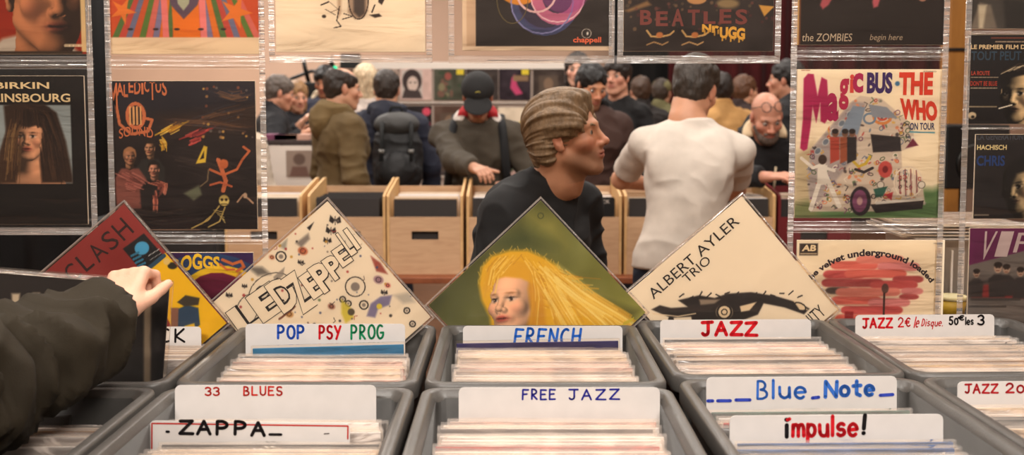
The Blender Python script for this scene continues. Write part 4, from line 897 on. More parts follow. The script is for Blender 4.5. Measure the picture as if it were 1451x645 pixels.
# --- small sleeves on the end column
S7 = 0.178
r = sq(1368, 41, s=LP); a = A(r, (64, 60, 56)); a.noise(6, 12, 31); a.poly([(1374, 41), (1386, 4), (1402, 8), (1412, 41)], (120, 110, 98), 2); a.poly([(1384, 8), (1396, 8), (1392, 41), (1386, 41)], (196, 184, 160), 2); a.poly([(1420, 0), (1451, 4), (1451, 41), (1424, 41)], (44, 42, 40), 3)
hanging(r, a, 'dim grey photo sleeve hanging topmost of the end column')
r = sq(1368, 176, s=S7 + .008); a = A(r, (26, 24, 26), 140)
a.text('LE PREMIER FILM DE PHILIPPE D', (1371, 64, 1500, 70), (232, 204, 158), bold=.02); a.text('TOUT PEUT ARRIVER', (1372, 73, 1498, 86), (44, 66, 84), bold=.02); a.dash(1406, 1446, 59.75, 1.5, (206, 180, 150)); a.dash(1400, 1452, 54.5, 1.8, (150, 74, 52))
a.text('LA ROUTE', (1373, 101, 1399, 107), (190, 72, 50), bold=.02); a.dash(1373, 1411, 110, 1.2, (220, 200, 170)); a.text("DON'T BE BLUE", (1372, 115, 1410, 122), (178, 60, 42), bold=.02); a.dash(1373, 1410, 125, 1.2, (220, 200, 170)); a.dash(1371, 1410, 151.5, 1.8, (206, 186, 150)); a.ell(1376, 164, 6, 5, (226, 206, 170)); a.ell(1377, 166, 2.4, 2, (26, 24, 26))
portrait(a, 1442, 132, 330, -18, -4, 0, (236, 206, 158), (.7, .3, .5), .05, eyes=(24, 20, 20), lips=(70, 44, 36), brows=(20, 16, 16), neck=False)
a.poly([(1412, 118), (1418, 98), (1440, 90), (1474, 94), (1480, 118), (1462, 104), (1440, 108), (1426, 112), (1420, 128)], (20, 17, 17), 1.5); locks(a, [[(1420, 104), (1440, 94), (1466, 98)]], [(226, 206, 170), (70, 60, 52)], (.8, 1.4), 10, 3, .8); a.line([(1414, 154), (1432, 149)], 1.8, (240, 230, 210))
hanging(r, a, 'small black sleeve with a cream portrait and red song titles', s=S7 + .008)
r = sq(1378, 310, s=S7); a = A(r, (34, 31, 32), 140); a.noise(5, 4, 33)
a.text('LA GENERATION PERDUE', (1380, 189, 1478, 198), (62, 66, 76), bold=.02); a.text('HACHISCH', (1380, 205, 1422, 212), (226, 206, 150), bold=.025); a.text('CHRIS', (1380, 220, 1420, 235), (34, 62, 118), bold=.03); a.dash(1380, 1400, 305, 2.4, (150, 136, 120))
portrait(a, 1442, 264, 300, -22, -6, 8, (196, 172, 132), (.8, .3, .45), .08, eyes=(24, 20, 20), lips=(90, 60, 50), brows=(24, 20, 20))
a.poly([(1420, 262), (1424, 232), (1446, 220), (1490, 226), (1490, 252), (1460, 240), (1438, 246), (1428, 268)], (24, 22, 22), 2.5)
hanging(r, a, 'small dark sleeve with blue lettering and a half hidden face', s=S7)
r = sq(1367, 323 + 206); a = A(r, (112, 104, 100)); a.noise(3, 6, 35); a.poly([(1360, 320), (1600, 320), (1600, 340), (1451, 352), (1360, 376)], (98, 30, 76), 1); a.poly([(1360, 396), (1600, 384), (1600, 420), (1360, 420)], (70, 62, 60), 5)
for s_, bx_ in (('V', (1378, 326, 1396, 366)), ('I', (1402, 326, 1420, 362)), ('P', (1428, 328, 1452, 356))): a.text(s_, bx_, (196, 176, 176), shear=.25)
a.poly([(1372, 404), (1440, 396), (1580, 396), (1580, 424), (1372, 420)], (134, 44, 44), 2)
for x, y, k in ((1378, 386, .8), (1408, 378, 1.0), (1420, 380, .9), (1440, 384, .9), (1470, 384, .9)): figure(x, y, k, (170, 140, 120), (52, 46, 46), (34, 26, 24))
a.dash(1372, 1440, 423, 3.6, (60, 54, 52)); a.dash(1370, 1420, 433, 3.6, (60, 54, 52)); 
hanging(r, a, 'hanging sleeve with a grey group photo under a purple banner')
# ================================================================== clear pocket strips
def strip(pxl, pxr, rows, label, ztop):
    """rows: (py top, py bottom) of each pocket"""
    zt = 2.085; a = P(pxl, 100, YH); b = P(pxr, 100, YH); w = b.x - a.x; cx = (a.x + b.x) / 2
    t = empty('pocket_strip', (cx, YH, zt)); tag(t, label, 'display strip', 'clear vinyl pocket strips hung over the stall')
    zs = [(P(0, y0, YH).z, P(0, y1, YH).z) for y0, y1 in rows]
    for k, (z0, z1) in enumerate(zs):
        h = z0 - z1; nx, nz = 24, 24; V, Q = [], []
        for j in range(nz + 1):
            for i in range(nx + 1):
                x = -w / 2 + w * i / nx; z = z1 + h * j / nz; e = min(j, nz - j, 4) / 4
                V.append((x, -0.0055 - 0.0018 * e * (1 + vnoise(np.array([[x * 9, z * 16, k + cx]]), 3)[0]), z - zt))
        for j in range(nz):
            for i in range(nx): q_ = j * (nx + 1) + i; Q.append((q_, q_ + 1, q_ + nx + 2, q_ + nx + 1))
        link('pocket', mesh_np('pocket', V, Q, M['film']), t)
        bt = zs[k - 1][1] if k else zt - 0.002
        # welded band above this pocket: two flattened, slightly rolled strips
        V, Q = [], []; nb = 14; hb = bt - z0; nx = 30
        if hb > 0.002:
            for j in range(nb + 1):
                for i in range(nx + 1):
                    x = -w / 2 + w * i / nx
                    V.append((x, -0.004 + 0.0035 * math.sin(j * 1.25 + 0.6 * math.sin(x * 7 + k)) + 0.0012 * vnoise(np.array([[x * 12, j * .5, k]]), 5)[0], z0 + hb * j / nb - zt))
            for j in range(nb):
                for i in range(nx): q_ = j * (nx + 1) + i; Q.append((q_, q_ + 1, q_ + nx + 2, q_ + nx + 1))
            link('welded_band', mesh_np('welded_band', V, Q, M['hem']), t)
    zl = zs[-1][1]
    box_obj('bottom_hem', (0, -0.003, zl - 0.008 - zt), (w, 0.003, 0.016), M['hem'], t)
    for s_ in (-1, 1): box_obj('side_hem', (s_ * (w / 2 - 0.006), -0.0075, (zl - zt - .012) / 2), (0.012, 0.0012, -(zl - zt) - 0.012), M['hem'], t)
    for s_ in (-1, 1):
        bm = bmesh.new(); add_tube(bm, [(s_ * w * .4, 0.017 * math.sin(R(k)), 0.0156 + 0.017 * math.cos(R(k))) for k in range(0, 361, 30)], 0.0016, 6); link('hook_ring', mesh_bm('hook_ring', bm, M['metal'], True), t)
LB = 'clear vinyl pocket strip hung '
strip(-98, 134, [(-145, 80), (98, 322)], LB + 'with the long haired woman sleeve', 0)
strip(152, 377, [(-145, 80), (98, 328), (346, 572)], LB + 'with the striped and the figure covered sleeves', 0)
strip(383, 613, [(-148, 78)], LB + 'with the ink sketch sleeve', 0)
strip(636, 870, [(-148, 79)], LB + 'with the sleeve of coloured rings', 0)
strip(874, 1104, [(-148, 79)], LB + 'with the dull red capitals sleeve', 0)
strip(1119, 1341, [(-156, 67), (86, 313), (330, 556)], LB + 'with the painted bus sleeve', 0)
strip(1364, 1590, [(-180, 43), (50, 180), (184, 313), (320, 540)], LB + 'with the two small black sleeves', 0)
# rail and uprights
t = empty('hanging_rail', (0.15, YH, 0)); tag(t, 'thin metal rail on two uprights carrying the clear pocket strips', 'rail')
bm = bmesh.new(); add_tube(bm, [(-2.0, 0, 2.104), (2.0, 0, 2.104)], 0.011, 10); link('rail', mesh_bm('rail', bm, M['metal'], True), t)
for s_ in (-1, 1):
    bm = bmesh.new(); add_tube(bm, [(s_ * 2.0, 0, 0.02), (s_ * 2.0, 0, 2.11)], 0.015, 10); link('upright', mesh_bm('upright', bm, M['metal'], True), t)
    box_obj('foot', (s_ * 2.0, 0, 0.01), (0.08, 0.5, 0.02), M['metal'], t, 0.004)
# ================================================================== sleeves standing on their corner
def diamond(top, right, left, Y, art_fn, label, yaw=0.0):
    """square sleeve on its corner; top/right/left vertices in photo pixels"""
    T_, R_, L_ = map(np.array, (top, right, left)); c = (R_ + L_) / 2
    e1 = (R_ - T_); ang = math.atan2(e1[1], e1[0])          # down-right edge, ~45 deg
    L = 0.5 * (np.linalg.norm(R_ - T_) + np.linalg.norm(L_ - T_)); ux = np.array([math.cos(ang), math.sin(ang)]); uz = np.array([-math.sin(ang), math.cos(ang)])
    return T_, ux, uz, L, ang
def corner(top, right, left, Y, bg, label, paint, yaw=0.0, s=LP, n=220, lean=2.0, tl='left'):
    T_, R_, L_ = map(lambda p: np.array(p, float), (top, right, left))
    a1 = math.atan2(*(R_ - T_)[::-1]); a2 = math.atan2(*(T_ - L_)[::-1]) + math.pi / 2
    ang = (a1 + a2) / 2                                       # rotation of the 'right' axis
    dvec = np.array([math.cos(ang), math.sin(ang)]); dl = np.array([-math.sin(ang), math.cos(ang)])
    Lpx = s * ppm(Y, P(T_[0], T_[1] + 160, Y).z); mar = 0.0
    ctr = T_ + (dvec + dl) * Lpx / 2; cw = P(ctr[0], ctr[1], Y)
    # art is authored on photo pixels: TL/TR/BL of the square in its own turned frame
    if tl == 'left': TL, TR, BL, rot = T_ + dl * Lpx, T_, T_ + (dvec + dl) * Lpx, ang - math.pi / 2
    else: TL, TR, BL, rot = T_, T_ + dvec * Lpx, T_ + dl * Lpx, ang
    a = Art(TL, TR, BL, bg, n); paint(a)
    bm = bmesh.new(); add_box(bm, (0, 0, 0), (s, 0.004, s), 0.0008, seg=1)
    o = link('record_sleeve', mesh_bm('record_sleeve', bm, mat('sleeve_edge', bg, 0.5)), None, cw, None)
    o.rotation_euler = (Matrix.Rotation(yaw, 3, 'Z') @ Matrix.Rotation(R(-lean), 3, 'X') @ Matrix.Rotation(rot, 3, 'Y')).to_euler()
    tag(o, label, 'record'); a.build(o, s - 0.001, s - 0.001, M['print'], -0.0022)
    bm = bmesh.new(); add_box(bm, (0, 0, 0), (s + 0.012, 0.0075, s + 0.012), 0.0006, seg=1); cv = link('clear_cover', mesh_bm('clear_cover', bm, M['film2']), o)
    bm = bmesh.new()
    for sx, sz in ((0, 1), (0, -1), (1, 0), (-1, 0)): add_box(bm, (sx * (s / 2 + .0045), 0, sz * (s / 2 + .0045)), ((s + .012) if sx == 0 else 0.003, 0.0076, (s + .006) if sz == 0 else 0.003))
    link('cover_seam', mesh_bm('cover_seam', bm, M['hem']), cv)
    return o
def p_clash(a):
    mr = (146, 48, 44)
    a.poly([(178, 288), (330, 462), (262, 520), (110, 346)], (244, 196, 20), 1)      # yellow strip fills later
    a.img[:] = np.array(mr); a.noise(4, 8, 41)
    a.poly([(206, 386), (248, 346), (420, 540), (330, 640)], (246, 200, 24), .8)
    for k, (ch, cx, cy, w_, h_, rot) in enumerate((('H', 176, 324, 20, 28, -42), ('S', 158, 340, 17, 27, -42), ('A', 140, 356, 20, 26, -46), ('L', 122, 370, 16, 26, -40), ('C', 104, 386, 18, 26, -40))):
        a.text(ch, (cx - w_ / 2, cy - h_ / 2, cx + w_ / 2, cy + h_ / 2), (52, 24, 24), rot=rot)
    a.poly([(176, 352), (206, 330), (234, 362), (204, 386)], (26, 26, 30), .8); a.ell(203, 351, 10.5, 9.5, (78, 170, 214), -20)
    for k in range(4): a.line([(188 + k * 3, 362 + k * 5), (198 + k * 3, 357 + k * 5)], 3, (54, 126, 160))
    a.line([(212, 362), (228, 352)], 1, (200, 200, 200)); a.line([(214, 368), (230, 358)], 1, (150, 150, 150)); a.line([(204, 386), (234, 362)], 6, (50, 84, 110))
    a.ell(246, 376, 7, 5, (50, 46, 36)); a.ell(238, 370, 5, 5, (236, 206, 120))
    a.poly([(252, 438), (266, 432), (282, 436), (284, 460), (268, 476), (250, 478)], (52, 78, 106), 1); a.poly([(252, 428), (264, 418), (284, 422), (282, 432), (262, 434)], (70, 62, 50), 1); a.poly([(262, 462), (276, 458), (280, 478), (266, 486)], (240, 200, 60), 1); a.poly([(243, 436), (254, 436), (252, 480), (243, 480)], (150, 104, 84), 1)
corner((178, 289), (325, 463), (51, 398), 1.945, (146, 48, 44), 'sleeve with a maroon and a yellow half standing on its corner behind the hand', p_clash, lean=2)
def p_pop(a):
    a.noise(4, 3, 43); K = (40, 34, 34); rs = random.Random(3)
    def btf(x, y, s, c): a.poly([(x, y), (x - 4 * s, y - 4 * s), (x - 5 * s, y + 1 * s), (x - 2 * s, y + 3 * s)], c); a.poly([(x, y), (x + 4 * s, y - 3 * s), (x + 5 * s, y + 2 * s), (x + 2 * s, y + 3 * s)], c); a.line([(x, y - 3 * s), (x, y + 4 * s)], 1, c)
    for ch, cx, cy, w_, h_, sz in (('L', 350, 448, 46, 44, 1), ('E', 378, 428, 44, 46, 1), ('D', 402, 416, 34, 50, 1), ('Z', 424, 414, 28, 60, 1), ('E', 444, 402, 26, 40, 1), ('P', 458, 392, 26, 44, 1), ('P', 474, 378, 22, 36, 1), ('E', 486, 362, 20, 30, 1), ('L', 492, 344, 12, 40, 1), ('I', 500, 338, 8, 36, 1), ('N', 512, 332, 20, 24, 1)):
        for bold, col, d in ((.075, K, 0), (.035, (243, 229, 206), 1)):
            a.text(ch, (cx - w_ / 2 + d, cy - h_ / 2 + d, cx + w_ / 2 - d, cy + h_ / 2 - d), col, rot=-35, bold=bold)
    a.ring(385, 414, 26, 1.2, K, 34, 60); a.ring(350, 440, 15, 1.2, K, 24, 20)
    for x, y, s in ((476, 311, 1.7), (470, 326, 1.5), (465, 340, 1.2), (427, 371, .9), (347, 405, .8), (325, 418, 1), (545, 414, 1)): btf(x, y, s, K)
    for x, y, r_, c in ((430, 355, 7, (186, 92, 50)), (386, 364, 4, (206, 120, 80)), (460, 376, 5, (196, 70, 90)), (537, 396, 7, (150, 110, 130)), (550, 404, 4, (204, 84, 70)), (470, 434, 5, (150, 80, 60)), (410, 445, 6, (190, 130, 60))): a.ell(x, y, r_, r_ * .8, c, 20, 1.5, .85); a.ring(x, y, r_ * .5, .8, K)
    for x, y, r_ in ((399, 363, 7), (504, 406, 14), (372, 414, 9), (516, 432, 6), (486, 424, 4), (494, 430, 4), (577, 440, 4), (585, 459, 4), (462, 385, 4), (446, 398, 4)): a.ring(x, y, r_, 2 if r_ < 9 else 1.6, K); a.ell(x, y, r_ * .45, None, (120, 110, 106), a=.8)
    a.poly([(520, 448), (526, 430), (540, 420), (556, 418), (552, 432), (536, 438), (532, 450)], (134, 126, 160), 1.5); a.ell(538, 434, 4, None, (226, 206, 70)); a.poly([(484, 424), (496, 434), (502, 450), (490, 458), (484, 444)], (212, 196, 60), 2, .9); a.ell(498, 442, 5, None, (90, 80, 60))
    a.poly([(526, 362), (540, 372), (550, 388), (534, 384)], (168, 90, 76), 1.5); a.poly([(352, 378), (372, 378), (384, 388), (366, 390)], (110, 104, 98), 3, .9); a.poly([(420, 344), (438, 330), (440, 338), (428, 350)], (120, 110, 104), 2, .8); a.poly([(396, 348), (408, 338), (406, 354)], (150, 150, 140), 2, .8)
    a.poly([(558, 418), (580, 414), (588, 428), (572, 430)], (176, 170, 160), 3, .7); a.poly([(436, 322), (446, 314), (440, 326)], K); a.poly([(484, 352), (490, 340), (492, 354)], (100, 90, 84)); a.line([(396, 452), (412, 440), (418, 434)], 3, (120, 70, 50)); a.poly([(388, 392), (404, 378), (402, 390), (390, 400)], (150, 140, 130), 1, .8)
    for k in range(70): x, y = rs.uniform(330, 590), rs.uniform(310, 470); a.ell(x, y, rs.uniform(.7, 2.2), None, rs.choice([K, (110, 100, 96), (170, 60, 60), (196, 150, 60), (70, 80, 120), (110, 130, 90)]), a=.9)
    for k in range(24): x, y = rs.uniform(330, 590), rs.uniform(320, 470); t_ = rs.uniform(0, 6); a.line([(x, y), (x + 5 * math.cos(t_), y + 5 * math.sin(t_)), (x + 7 * math.cos(t_ + .6), y + 7 * math.sin(t_ + .6))], 1, rs.choice([K, (120, 100, 90), (170, 70, 60)]))
corner((465, 285), (616, 461), (303, 432), 1.965, (243, 229, 206), 'cream sleeve covered in small coloured doodles standing on its corner', p_pop, lean=2)
def p_blonde(a):
    X_, Y_ = a.px(); t = np.clip((X_ + (Y_ - 300) * .6 - 640) / 330, 0, 1)[..., None]
    a.img = np.array((74, 80, 46)) * (1 - t) + np.array((150, 150, 70)) * t; a.noise(5, 14, 51); a.noise(12, 5, 52)
    a.poly([(845, 420), (905, 440), (880, 480), (830, 480)], (96, 96, 40), 6, .8); a.poly([(700, 340), (760, 320), (790, 345), (720, 352)], (60, 74, 40), 14, .6); a.poly([(745, 300), (790, 310), (800, 345), (760, 330)], (178, 170, 84), 16, .6)
    hair = [(678, 402), (682, 378), (696, 362), (722, 354), (748, 354), (770, 364), (790, 376), (806, 394), (826, 414), (850, 432), (884, 452), (902, 470), (880, 520), (700, 520), (694, 450), (682, 425)]
    a.poly(hair, (232, 186, 44), 3); rs = random.Random(5)
    a.poly([(790, 376), (812, 392), (850, 424), (890, 452), (900, 470), (860, 460), (820, 436), (800, 410)], (240, 222, 130), 6, .8)
    for k in range(150):                                     # painted strands
        s0 = rs.random(); x, y = 690 + 110 * s0 + rs.uniform(-8, 8), 366 + 44 * rs.random() + 16 * s0; L_ = rs.uniform(18, 60); d0 = 0.9 - .55 * s0; c_ = rs.choice([(246, 212, 80), (214, 160, 34), (196, 138, 34), (250, 226, 120), (224, 176, 50)])
        a.line([(x, y), (x + L_ * .5 * math.cos(d0), y + L_ * .5 * math.sin(d0)), (x + L_ * math.cos(d0 - .15), y + L_ * math.sin(d0 - .15))], rs.uniform(1, 2.4), c_, a=.6)
    for k in range(36): t_ = k / 36; i_ = t_ * 9; j = int(i_); f_ = i_ - j; x, y = [hair[j][q] * (1 - f_) + hair[j + 1][q] * f_ for q in (0, 1)]; a.line([(x, y), (x + rs.uniform(-4, 5), y - rs.uniform(2, 6))], 1, (240, 204, 90), a=.7)
    portrait(a, 730, 430, 420, -30, 6, 6, (246, 200, 164), (-.3, .45, .9), .55, eyes=(66, 48, 42), lips=(198, 96, 84), brows=(150, 104, 64), woman=True, neck=False)
    a.poly([(752, 380), (768, 400), (776, 480), (742, 480), (752, 440), (748, 410)], (218, 162, 44), 3); a.poly([(684, 410), (690, 380), (712, 366), (748, 372), (766, 404), (756, 402), (738, 394), (716, 392), (700, 396), (694, 414)], (228, 178, 48), 2)
    locks(a, [[(716, 362), (700, 380), (692, 420)], [(730, 360), (716, 376), (700, 396)], [(740, 362), (756, 386), (762, 420), (758, 470)], [(756, 366), (778, 400), (790, 440), (800, 480)]], [(248, 220, 110), (222, 172, 50), (238, 196, 70), (208, 156, 46)], (1, 2), 24, 4, .7)
    locks(a, [[(760, 370), (800, 410), (850, 450), (890, 490)], [(780, 380), (830, 420), (880, 450), (910, 470)], [(770, 390), (800, 440), (830, 490)]], [(250, 230, 140), (228, 182, 58), (244, 210, 96), (216, 168, 50)], (1.5, 3.4), 40, 9, .55, 4); a.ring(766, 305, 4, 1, (60, 70, 44))
    for k in range(5): a.line([(892 + k * 3 - 10, 458 - k * 1.5 + 4), (896 + k * 3 - 10, 454 - k * 1.5 + 2)], 1.6, (206, 190, 60))
corner((766, 284), (918, 453), (603, 443), 1.985, (112, 116, 58), 'green sleeve with a blonde woman standing on its corner behind FRENCH', p_blonde, lean=2)
def p_ayler(a):
    a.noise(4, 3, 61); K = (38, 30, 28); ang = -41.6
    def al(s_, x, y, w_, h_): a.text(s_, (x - w_ / 2, y - h_ / 2, x + w_ / 2, y + h_ / 2), K, rot=ang)
    al('ALBERT', 951, 391, 82, 15); al('AYLER', 1015, 334, 74, 15); al('TRIO', 986, 381, 46, 13)
    a.poly([(922, 438), (934, 432), (950, 436), (985, 434), (990, 448), (950, 450)], K, 1); a.poly([(960, 425), (990, 418), (1012, 422), (1030, 416), (1064, 414), (1100, 420), (1134, 430), (1148, 438), (1140, 446), (1112, 436), (1082, 430), (1074, 446), (1052, 454), (980, 454), (976, 436)], K, 1)
    a.ell(1026, 442, 12, 11, (236, 214, 180)); a.ring(1026, 442, 10, 3, K); a.ring(1026, 442, 4, 1.6, K); a.poly([(1048, 434), (1072, 428), (1062, 440), (1050, 442)], (236, 214, 180)); a.poly([(990, 424), (1020, 424), (1012, 430), (992, 432)], (150, 134, 116), 1.5); a.poly([(1124, 426), (1138, 432), (1146, 440), (1134, 440)], (236, 214, 180)); a.ring(1134, 435, 9, 2, K, 5, 25)
    for k in range(14): x = 962 + k * 13; a.line([(x, 420 + 4 * math.sin(k)), (x + 6, 416 + 4 * math.sin(k * 2))], 2, K)
    a.line([(924, 444), (960, 448), (985, 444)], 1.4, (236, 214, 180)); a.ell(950, 452, 4, None, K); a.text('UNITY', (1128, 444, 1172, 462), K, rot=-41.6); 
corner((1050, 278), (1188, 449), (888, 422), 2.035, (243, 229, 206), 'cream sleeve with slanting black capitals and an ink drawing standing on its corner', p_ayler, lean=2, yaw=yR)
# the sleeve held by the hand
def p_held(a):
    a.noise(4, 3, 71); wt = (206, 190, 166)
    a.poly([(18, 415), (30, 415), (27, 440), (36, 475), (20, 470)], wt, 2); a.line([(38, 428), (44, 418), (50, 418), (50, 470)], 3, (150, 140, 128)); a.line([(46, 470), (52, 450), (54, 470)], 4, wt)
    for x in (64, 88, 112): a.line([(x, 418), (x + 2, 440), (x, 476)], 2.4, (168, 156, 140))
    a.poly([(48, 414), (58, 414), (56, 424), (50, 422)], wt, 2); a.line([(106, 410), (128, 411)], 3, (96, 84, 76)); a.poly([(234, 405), (250, 405), (250, 700), (214, 700), (222, 520), (216, 470)], (24, 20, 24), 4, .8)
    a.poly([(206, 405), (216, 405), (214, 560), (204, 560)], (196, 176, 150), 2, .8); a.ell(224, 482, 8, 16, (66, 62, 62), 0, 5, .8)
YHELD = 1.70
lpx = LP * ppm(YHELD, P(100, 500, YHELD).z); rr = R(4.6); tr = np.array((241.0, 406.0)); ax = np.array([math.cos(rr), math.sin(rr)]); az = np.array([-math.sin(rr), math.cos(rr)])
TL = tr - ax * lpx; a = Art(TL, tr, TL + az * lpx, (38, 33, 32), 200); p_held(a); ctr = tr - ax * lpx / 2 + az * lpx / 2; cw = P(ctr[0], ctr[1], YHELD)
bm = bmesh.new(); add_box(bm, (0, 0, 0), (LP, 0.004, LP), 0.0008, seg=1); HELD = link('record_sleeve', mesh_bm('record_sleeve', bm, mat('sleeve_black', (60, 52, 48), 0.4)), None, cw, (R(-3), rr, 0)); tag(HELD, 'black record sleeve being lifted from the bin by the hand', 'record')
a.build(HELD, LP - .001, LP - .001, M['print'], -0.0022)
bm = bmesh.new(); add_box(bm, (0, 0, 0.003), (LP + .012, 0.007, LP + .014), 0.0006, seg=1); cv = link('clear_cover', mesh_bm('clear_cover', bm, M['film2']), HELD)
bm = bmesh.new(); add_box(bm, (0, 0, LP / 2 + 0.004), (LP + .008, 0.0074, 0.008), 0.001, seg=1); link('cover_seam', mesh_bm('cover_seam', bm, M['hem']), cv)
# ================================================================== people
def skinmat(name, rough=0.5):
    m = mat(name, rough=rough, attr=True, var=.05, vscale=30, bump=.08, bscale=260)
    b = [n for n in m.node_tree.nodes if n.type == 'BSDF_PRINCIPLED'][0]; b.inputs['Subsurface Weight'].default_value = 0.12; b.inputs['Subsurface Radius'].default_value = (.012, .005, .003); return m
M['skin'] = skinmat('skin'); M['eye'] = mat('eye', attr=True, rough=.15)
FAB = {}
def fabric(c, rough=.85, sheen=0.0, bump=.15, bscale=500, var=.08):
    k = (c, rough, sheen)
    if k not in FAB: FAB[k] = mat('fabric', c, rough, var=var, vscale=14, bump=bump, bscale=bscale, sheen=sheen)
    return FAB[k]
def hairmat(c, c2=None):
    k = ('hair', c)
    if k not in FAB: FAB[k] = mat('hair', c, .5, var=.3, vscale=60, bump=.5, bscale=140, stretch=(1, 1, .25))
    return FAB[k]
def ik(a, t, l1, l2, hint):
    a, t = np.asarray(a, float), np.asarray(t, float); d = t - a; L = np.linalg.norm(d)
    if L > (l1 + l2) * .995: t = a + d / L * (l1 + l2) * .995; d = t - a; L = np.linalg.norm(d)
    u = d / L; x = (l1 * l1 - l2 * l2 + L * L) / (2 * L); hgt = math.sqrt(max(l1 * l1 - x * x, 0)); hv = np.asarray(hint, float); hv = nrm(hv - np.dot(hv, u) * u)
    return a + u * x + hv * hgt, t
def folds(V, Q, amp, seed, f=(9, 9, 15)):
    N = normals(V, Q); p = V * np.array(f); a = 1 - np.abs(vnoise(p + 3 * vnoise(V * 4, seed + 1)[:, None] * .4, seed)); b = vnoise(V * np.array(f) * 2.3, seed + 7)
    return V + N * ((a ** 2 - .45) * amp + b * amp * .25)[:, None]
def person(px, py, Y, yaw, label, skin=(214, 160, 128), hair=(46, 34, 28), style='short', top=(40, 38, 40), kind='jacket', trousers=(34, 36, 48), lean=0, hunch=0, head=(0, 0, 0), hands=(None, None), h=0.0052, hz=0.011,
           fine=False, beard=None, bald=False, roll=0, wide=1.0, height=None, hem=None, hood=None, foldamp=.012, hid_eyes=False, hcurl=(25, 30, 20), earlow=0.0, lips=(172, 100, 86), stub=None, sheen=0.0, tgt=None, handspec={}, armg=0.0, zfine=None, ht=None, hint=(.55, -.45, -.75), arml=1.0, foldf=(9, 9, 15)):
    tgt = np.array(P(px, py, Y)) if tgt is None else np.array(tgt); Rz = rot3('Z', yaw); pel = vn(0, 0, .93)
    Rl = rot3('X', -lean) @ rot3('Y', roll)                    # forward lean: z -> +y
    Rl2 = rot3('X', -(lean + hunch)) @ rot3('Y', roll); wst = pel + Rl @ vn(0, 0, .22)
    T = lambda x, y, z: (wst + Rl2 @ (vn(x, y, z) - vn(0, 0, 1.15))) if z > 1.15 else pel + Rl @ (vn(x, y, z) - pel)
    nb = T(0, -.012, 1.475); nd = rot3('X', -(lean + hunch) * .6) @ rot3('Y', roll * .6) @ vn(0, .03, .165); hc = nb + nd
    Mh = rot3('Z', head[0]) @ rot3('X', head[1]) @ rot3('Y', head[2])       # head[1] > 0 looks up
    s = tgt[2] / hc[2] if height is None else height
    off = tgt - Rz @ (hc * s); off[2] = 0 if height is None else tgt[2] - hc[2] * s
    root = empty('person', tuple(off), (0, 0, R(yaw))); root.scale = (s, s, s); tag(root, label, 'person')
    toloc = lambda q: (Rz.T @ (np.array(q) - off)) / s
    sh, el, wr, hd = {}, {}, {}, {}
    for k, x in (('r', 1), ('l', -1)):
        sh[k] = T(x * .178 * wide, 0, 1.405); t_ = hands[0 if k == 'r' else 1]; t_ = np.array(t_, float) if t_ is not None and len(t_) == 3 and abs(t_[0]) < 5 else t_
        t_ = sh[k] + vn(x * .09, .08, -.52) if t_ is None else toloc(t_ if isinstance(t_, np.ndarray) else P(*t_))
        el[k], wr[k] = ik(sh[k], t_, .29 * arml, .265 * arml, vn(x * hint[0], hint[1], hint[2]))
    # ---- the body
    b = Fld()
    def torso(fl, g):
        fl.ell(T(0, .002, 1.29), (.158 * wide + g, .108 + g, .19 + g), .05, Rl2); fl.ell(T(0, 0, 1.06), (.14 * wide + g, .10 + g, .19 + g), .06, Rl); fl.ell(T(0, -.01, .93), (.155 * wide + g, .108 + g, .125 + g), .05, Rl)
        for x in (-1, 1): fl.cone(T(x * .07, -.008, 1.43), T(x * .172 * wide, -.004, 1.402), .052 + g, .052 + g, .04); fl.cone(T(x * .02, -.02, 1.495), T(x * .12 * wide, -.012, 1.432), .036 + g, .034 + g, .03); fl.ell(T(x * .075 * wide, .062, 1.31), (.075 + g, .045 + g, .07 + g), .04, Rl2); fl.ell(T(x * .08 * wide, -.075, 1.34), (.07 + g, .04 + g, .10 + g), .04, Rl2)
    torso(b, -.004); b.cone(nb + vn(0, -.01, -.03), hc + Mh @ vn(0, -.03, -.07), .062, .055, .03)
    add_head(b, hc, Mh, 1.0, fine)
    for k in 'rl':
        b.cone(sh[k], el[k], .048, .037, .03); b.cone(el[k], wr[k], .039, .027, .02); x = 1 if k == 'r' else -1
        f = nrm(wr[k] - el[k]); n_ = vn(x * .25, .2, 1) if f[1] > .4 or abs(f[0]) > .5 else vn(x * 1, .2, .2)
        if k in handspec: f, n_, sd_, cu_, td_ = handspec[k]; D_ = lambda v: Rz.T @ nrm(v); add_hand(b, wr[k], D_(f), D_(n_), D_(sd_), 1.0, cu_, tdir=D_(td_), fk=.003, tl=.82)
        else: add_hand(b, wr[k] + f * .015, f, n_, vn(-x, .4, 0), 1.0, hcurl)
        hp = T(x * .085, -.005, .90); kn, an = vn(x * .10, .03, .50), vn(x * .105, -.01, .09); b.cone(hp, kn, .075, .052, .03); b.cone(kn, an, .052, .036, .02); b.cone(an, vn(x * .115, .12, .035), .036, .028, .02)
    zf = hc[2] - .15
    for k, t_ in (('r', hands[0]), ('l', hands[1])):
        if t_ is not None: zf = min(zf, wr[k][2] - .12)
    V, Q = b.mesh(h, zf, hz)
    V = smooth_v(V, Q, 1); Lh = (V - hc) @ Mh; cols = np.tile(np.array(skin, float), (len(V), 1)); x, y, z = Lh.T
    near = (z > -.16) & (np.abs(x) < .1)
    def mix(w, c): cols[:] = cols * (1 - w[:, None]) + np.array(c, float) * w[:, None]
    g = lambda p, r: np.exp(-(((x - p[0]) / r[0]) ** 2 + ((y - p[1]) / r[1]) ** 2 + ((z - p[2]) / r[2]) ** 2))
    for sx in (-1, 1): mix(.35 * g((sx * .045, .07, -.03), (.03, .04, .025)), (206, 110, 92)); mix(.3 * g((sx * .08, -.008, -.006), (.015, .03, .035)), (200, 104, 86))
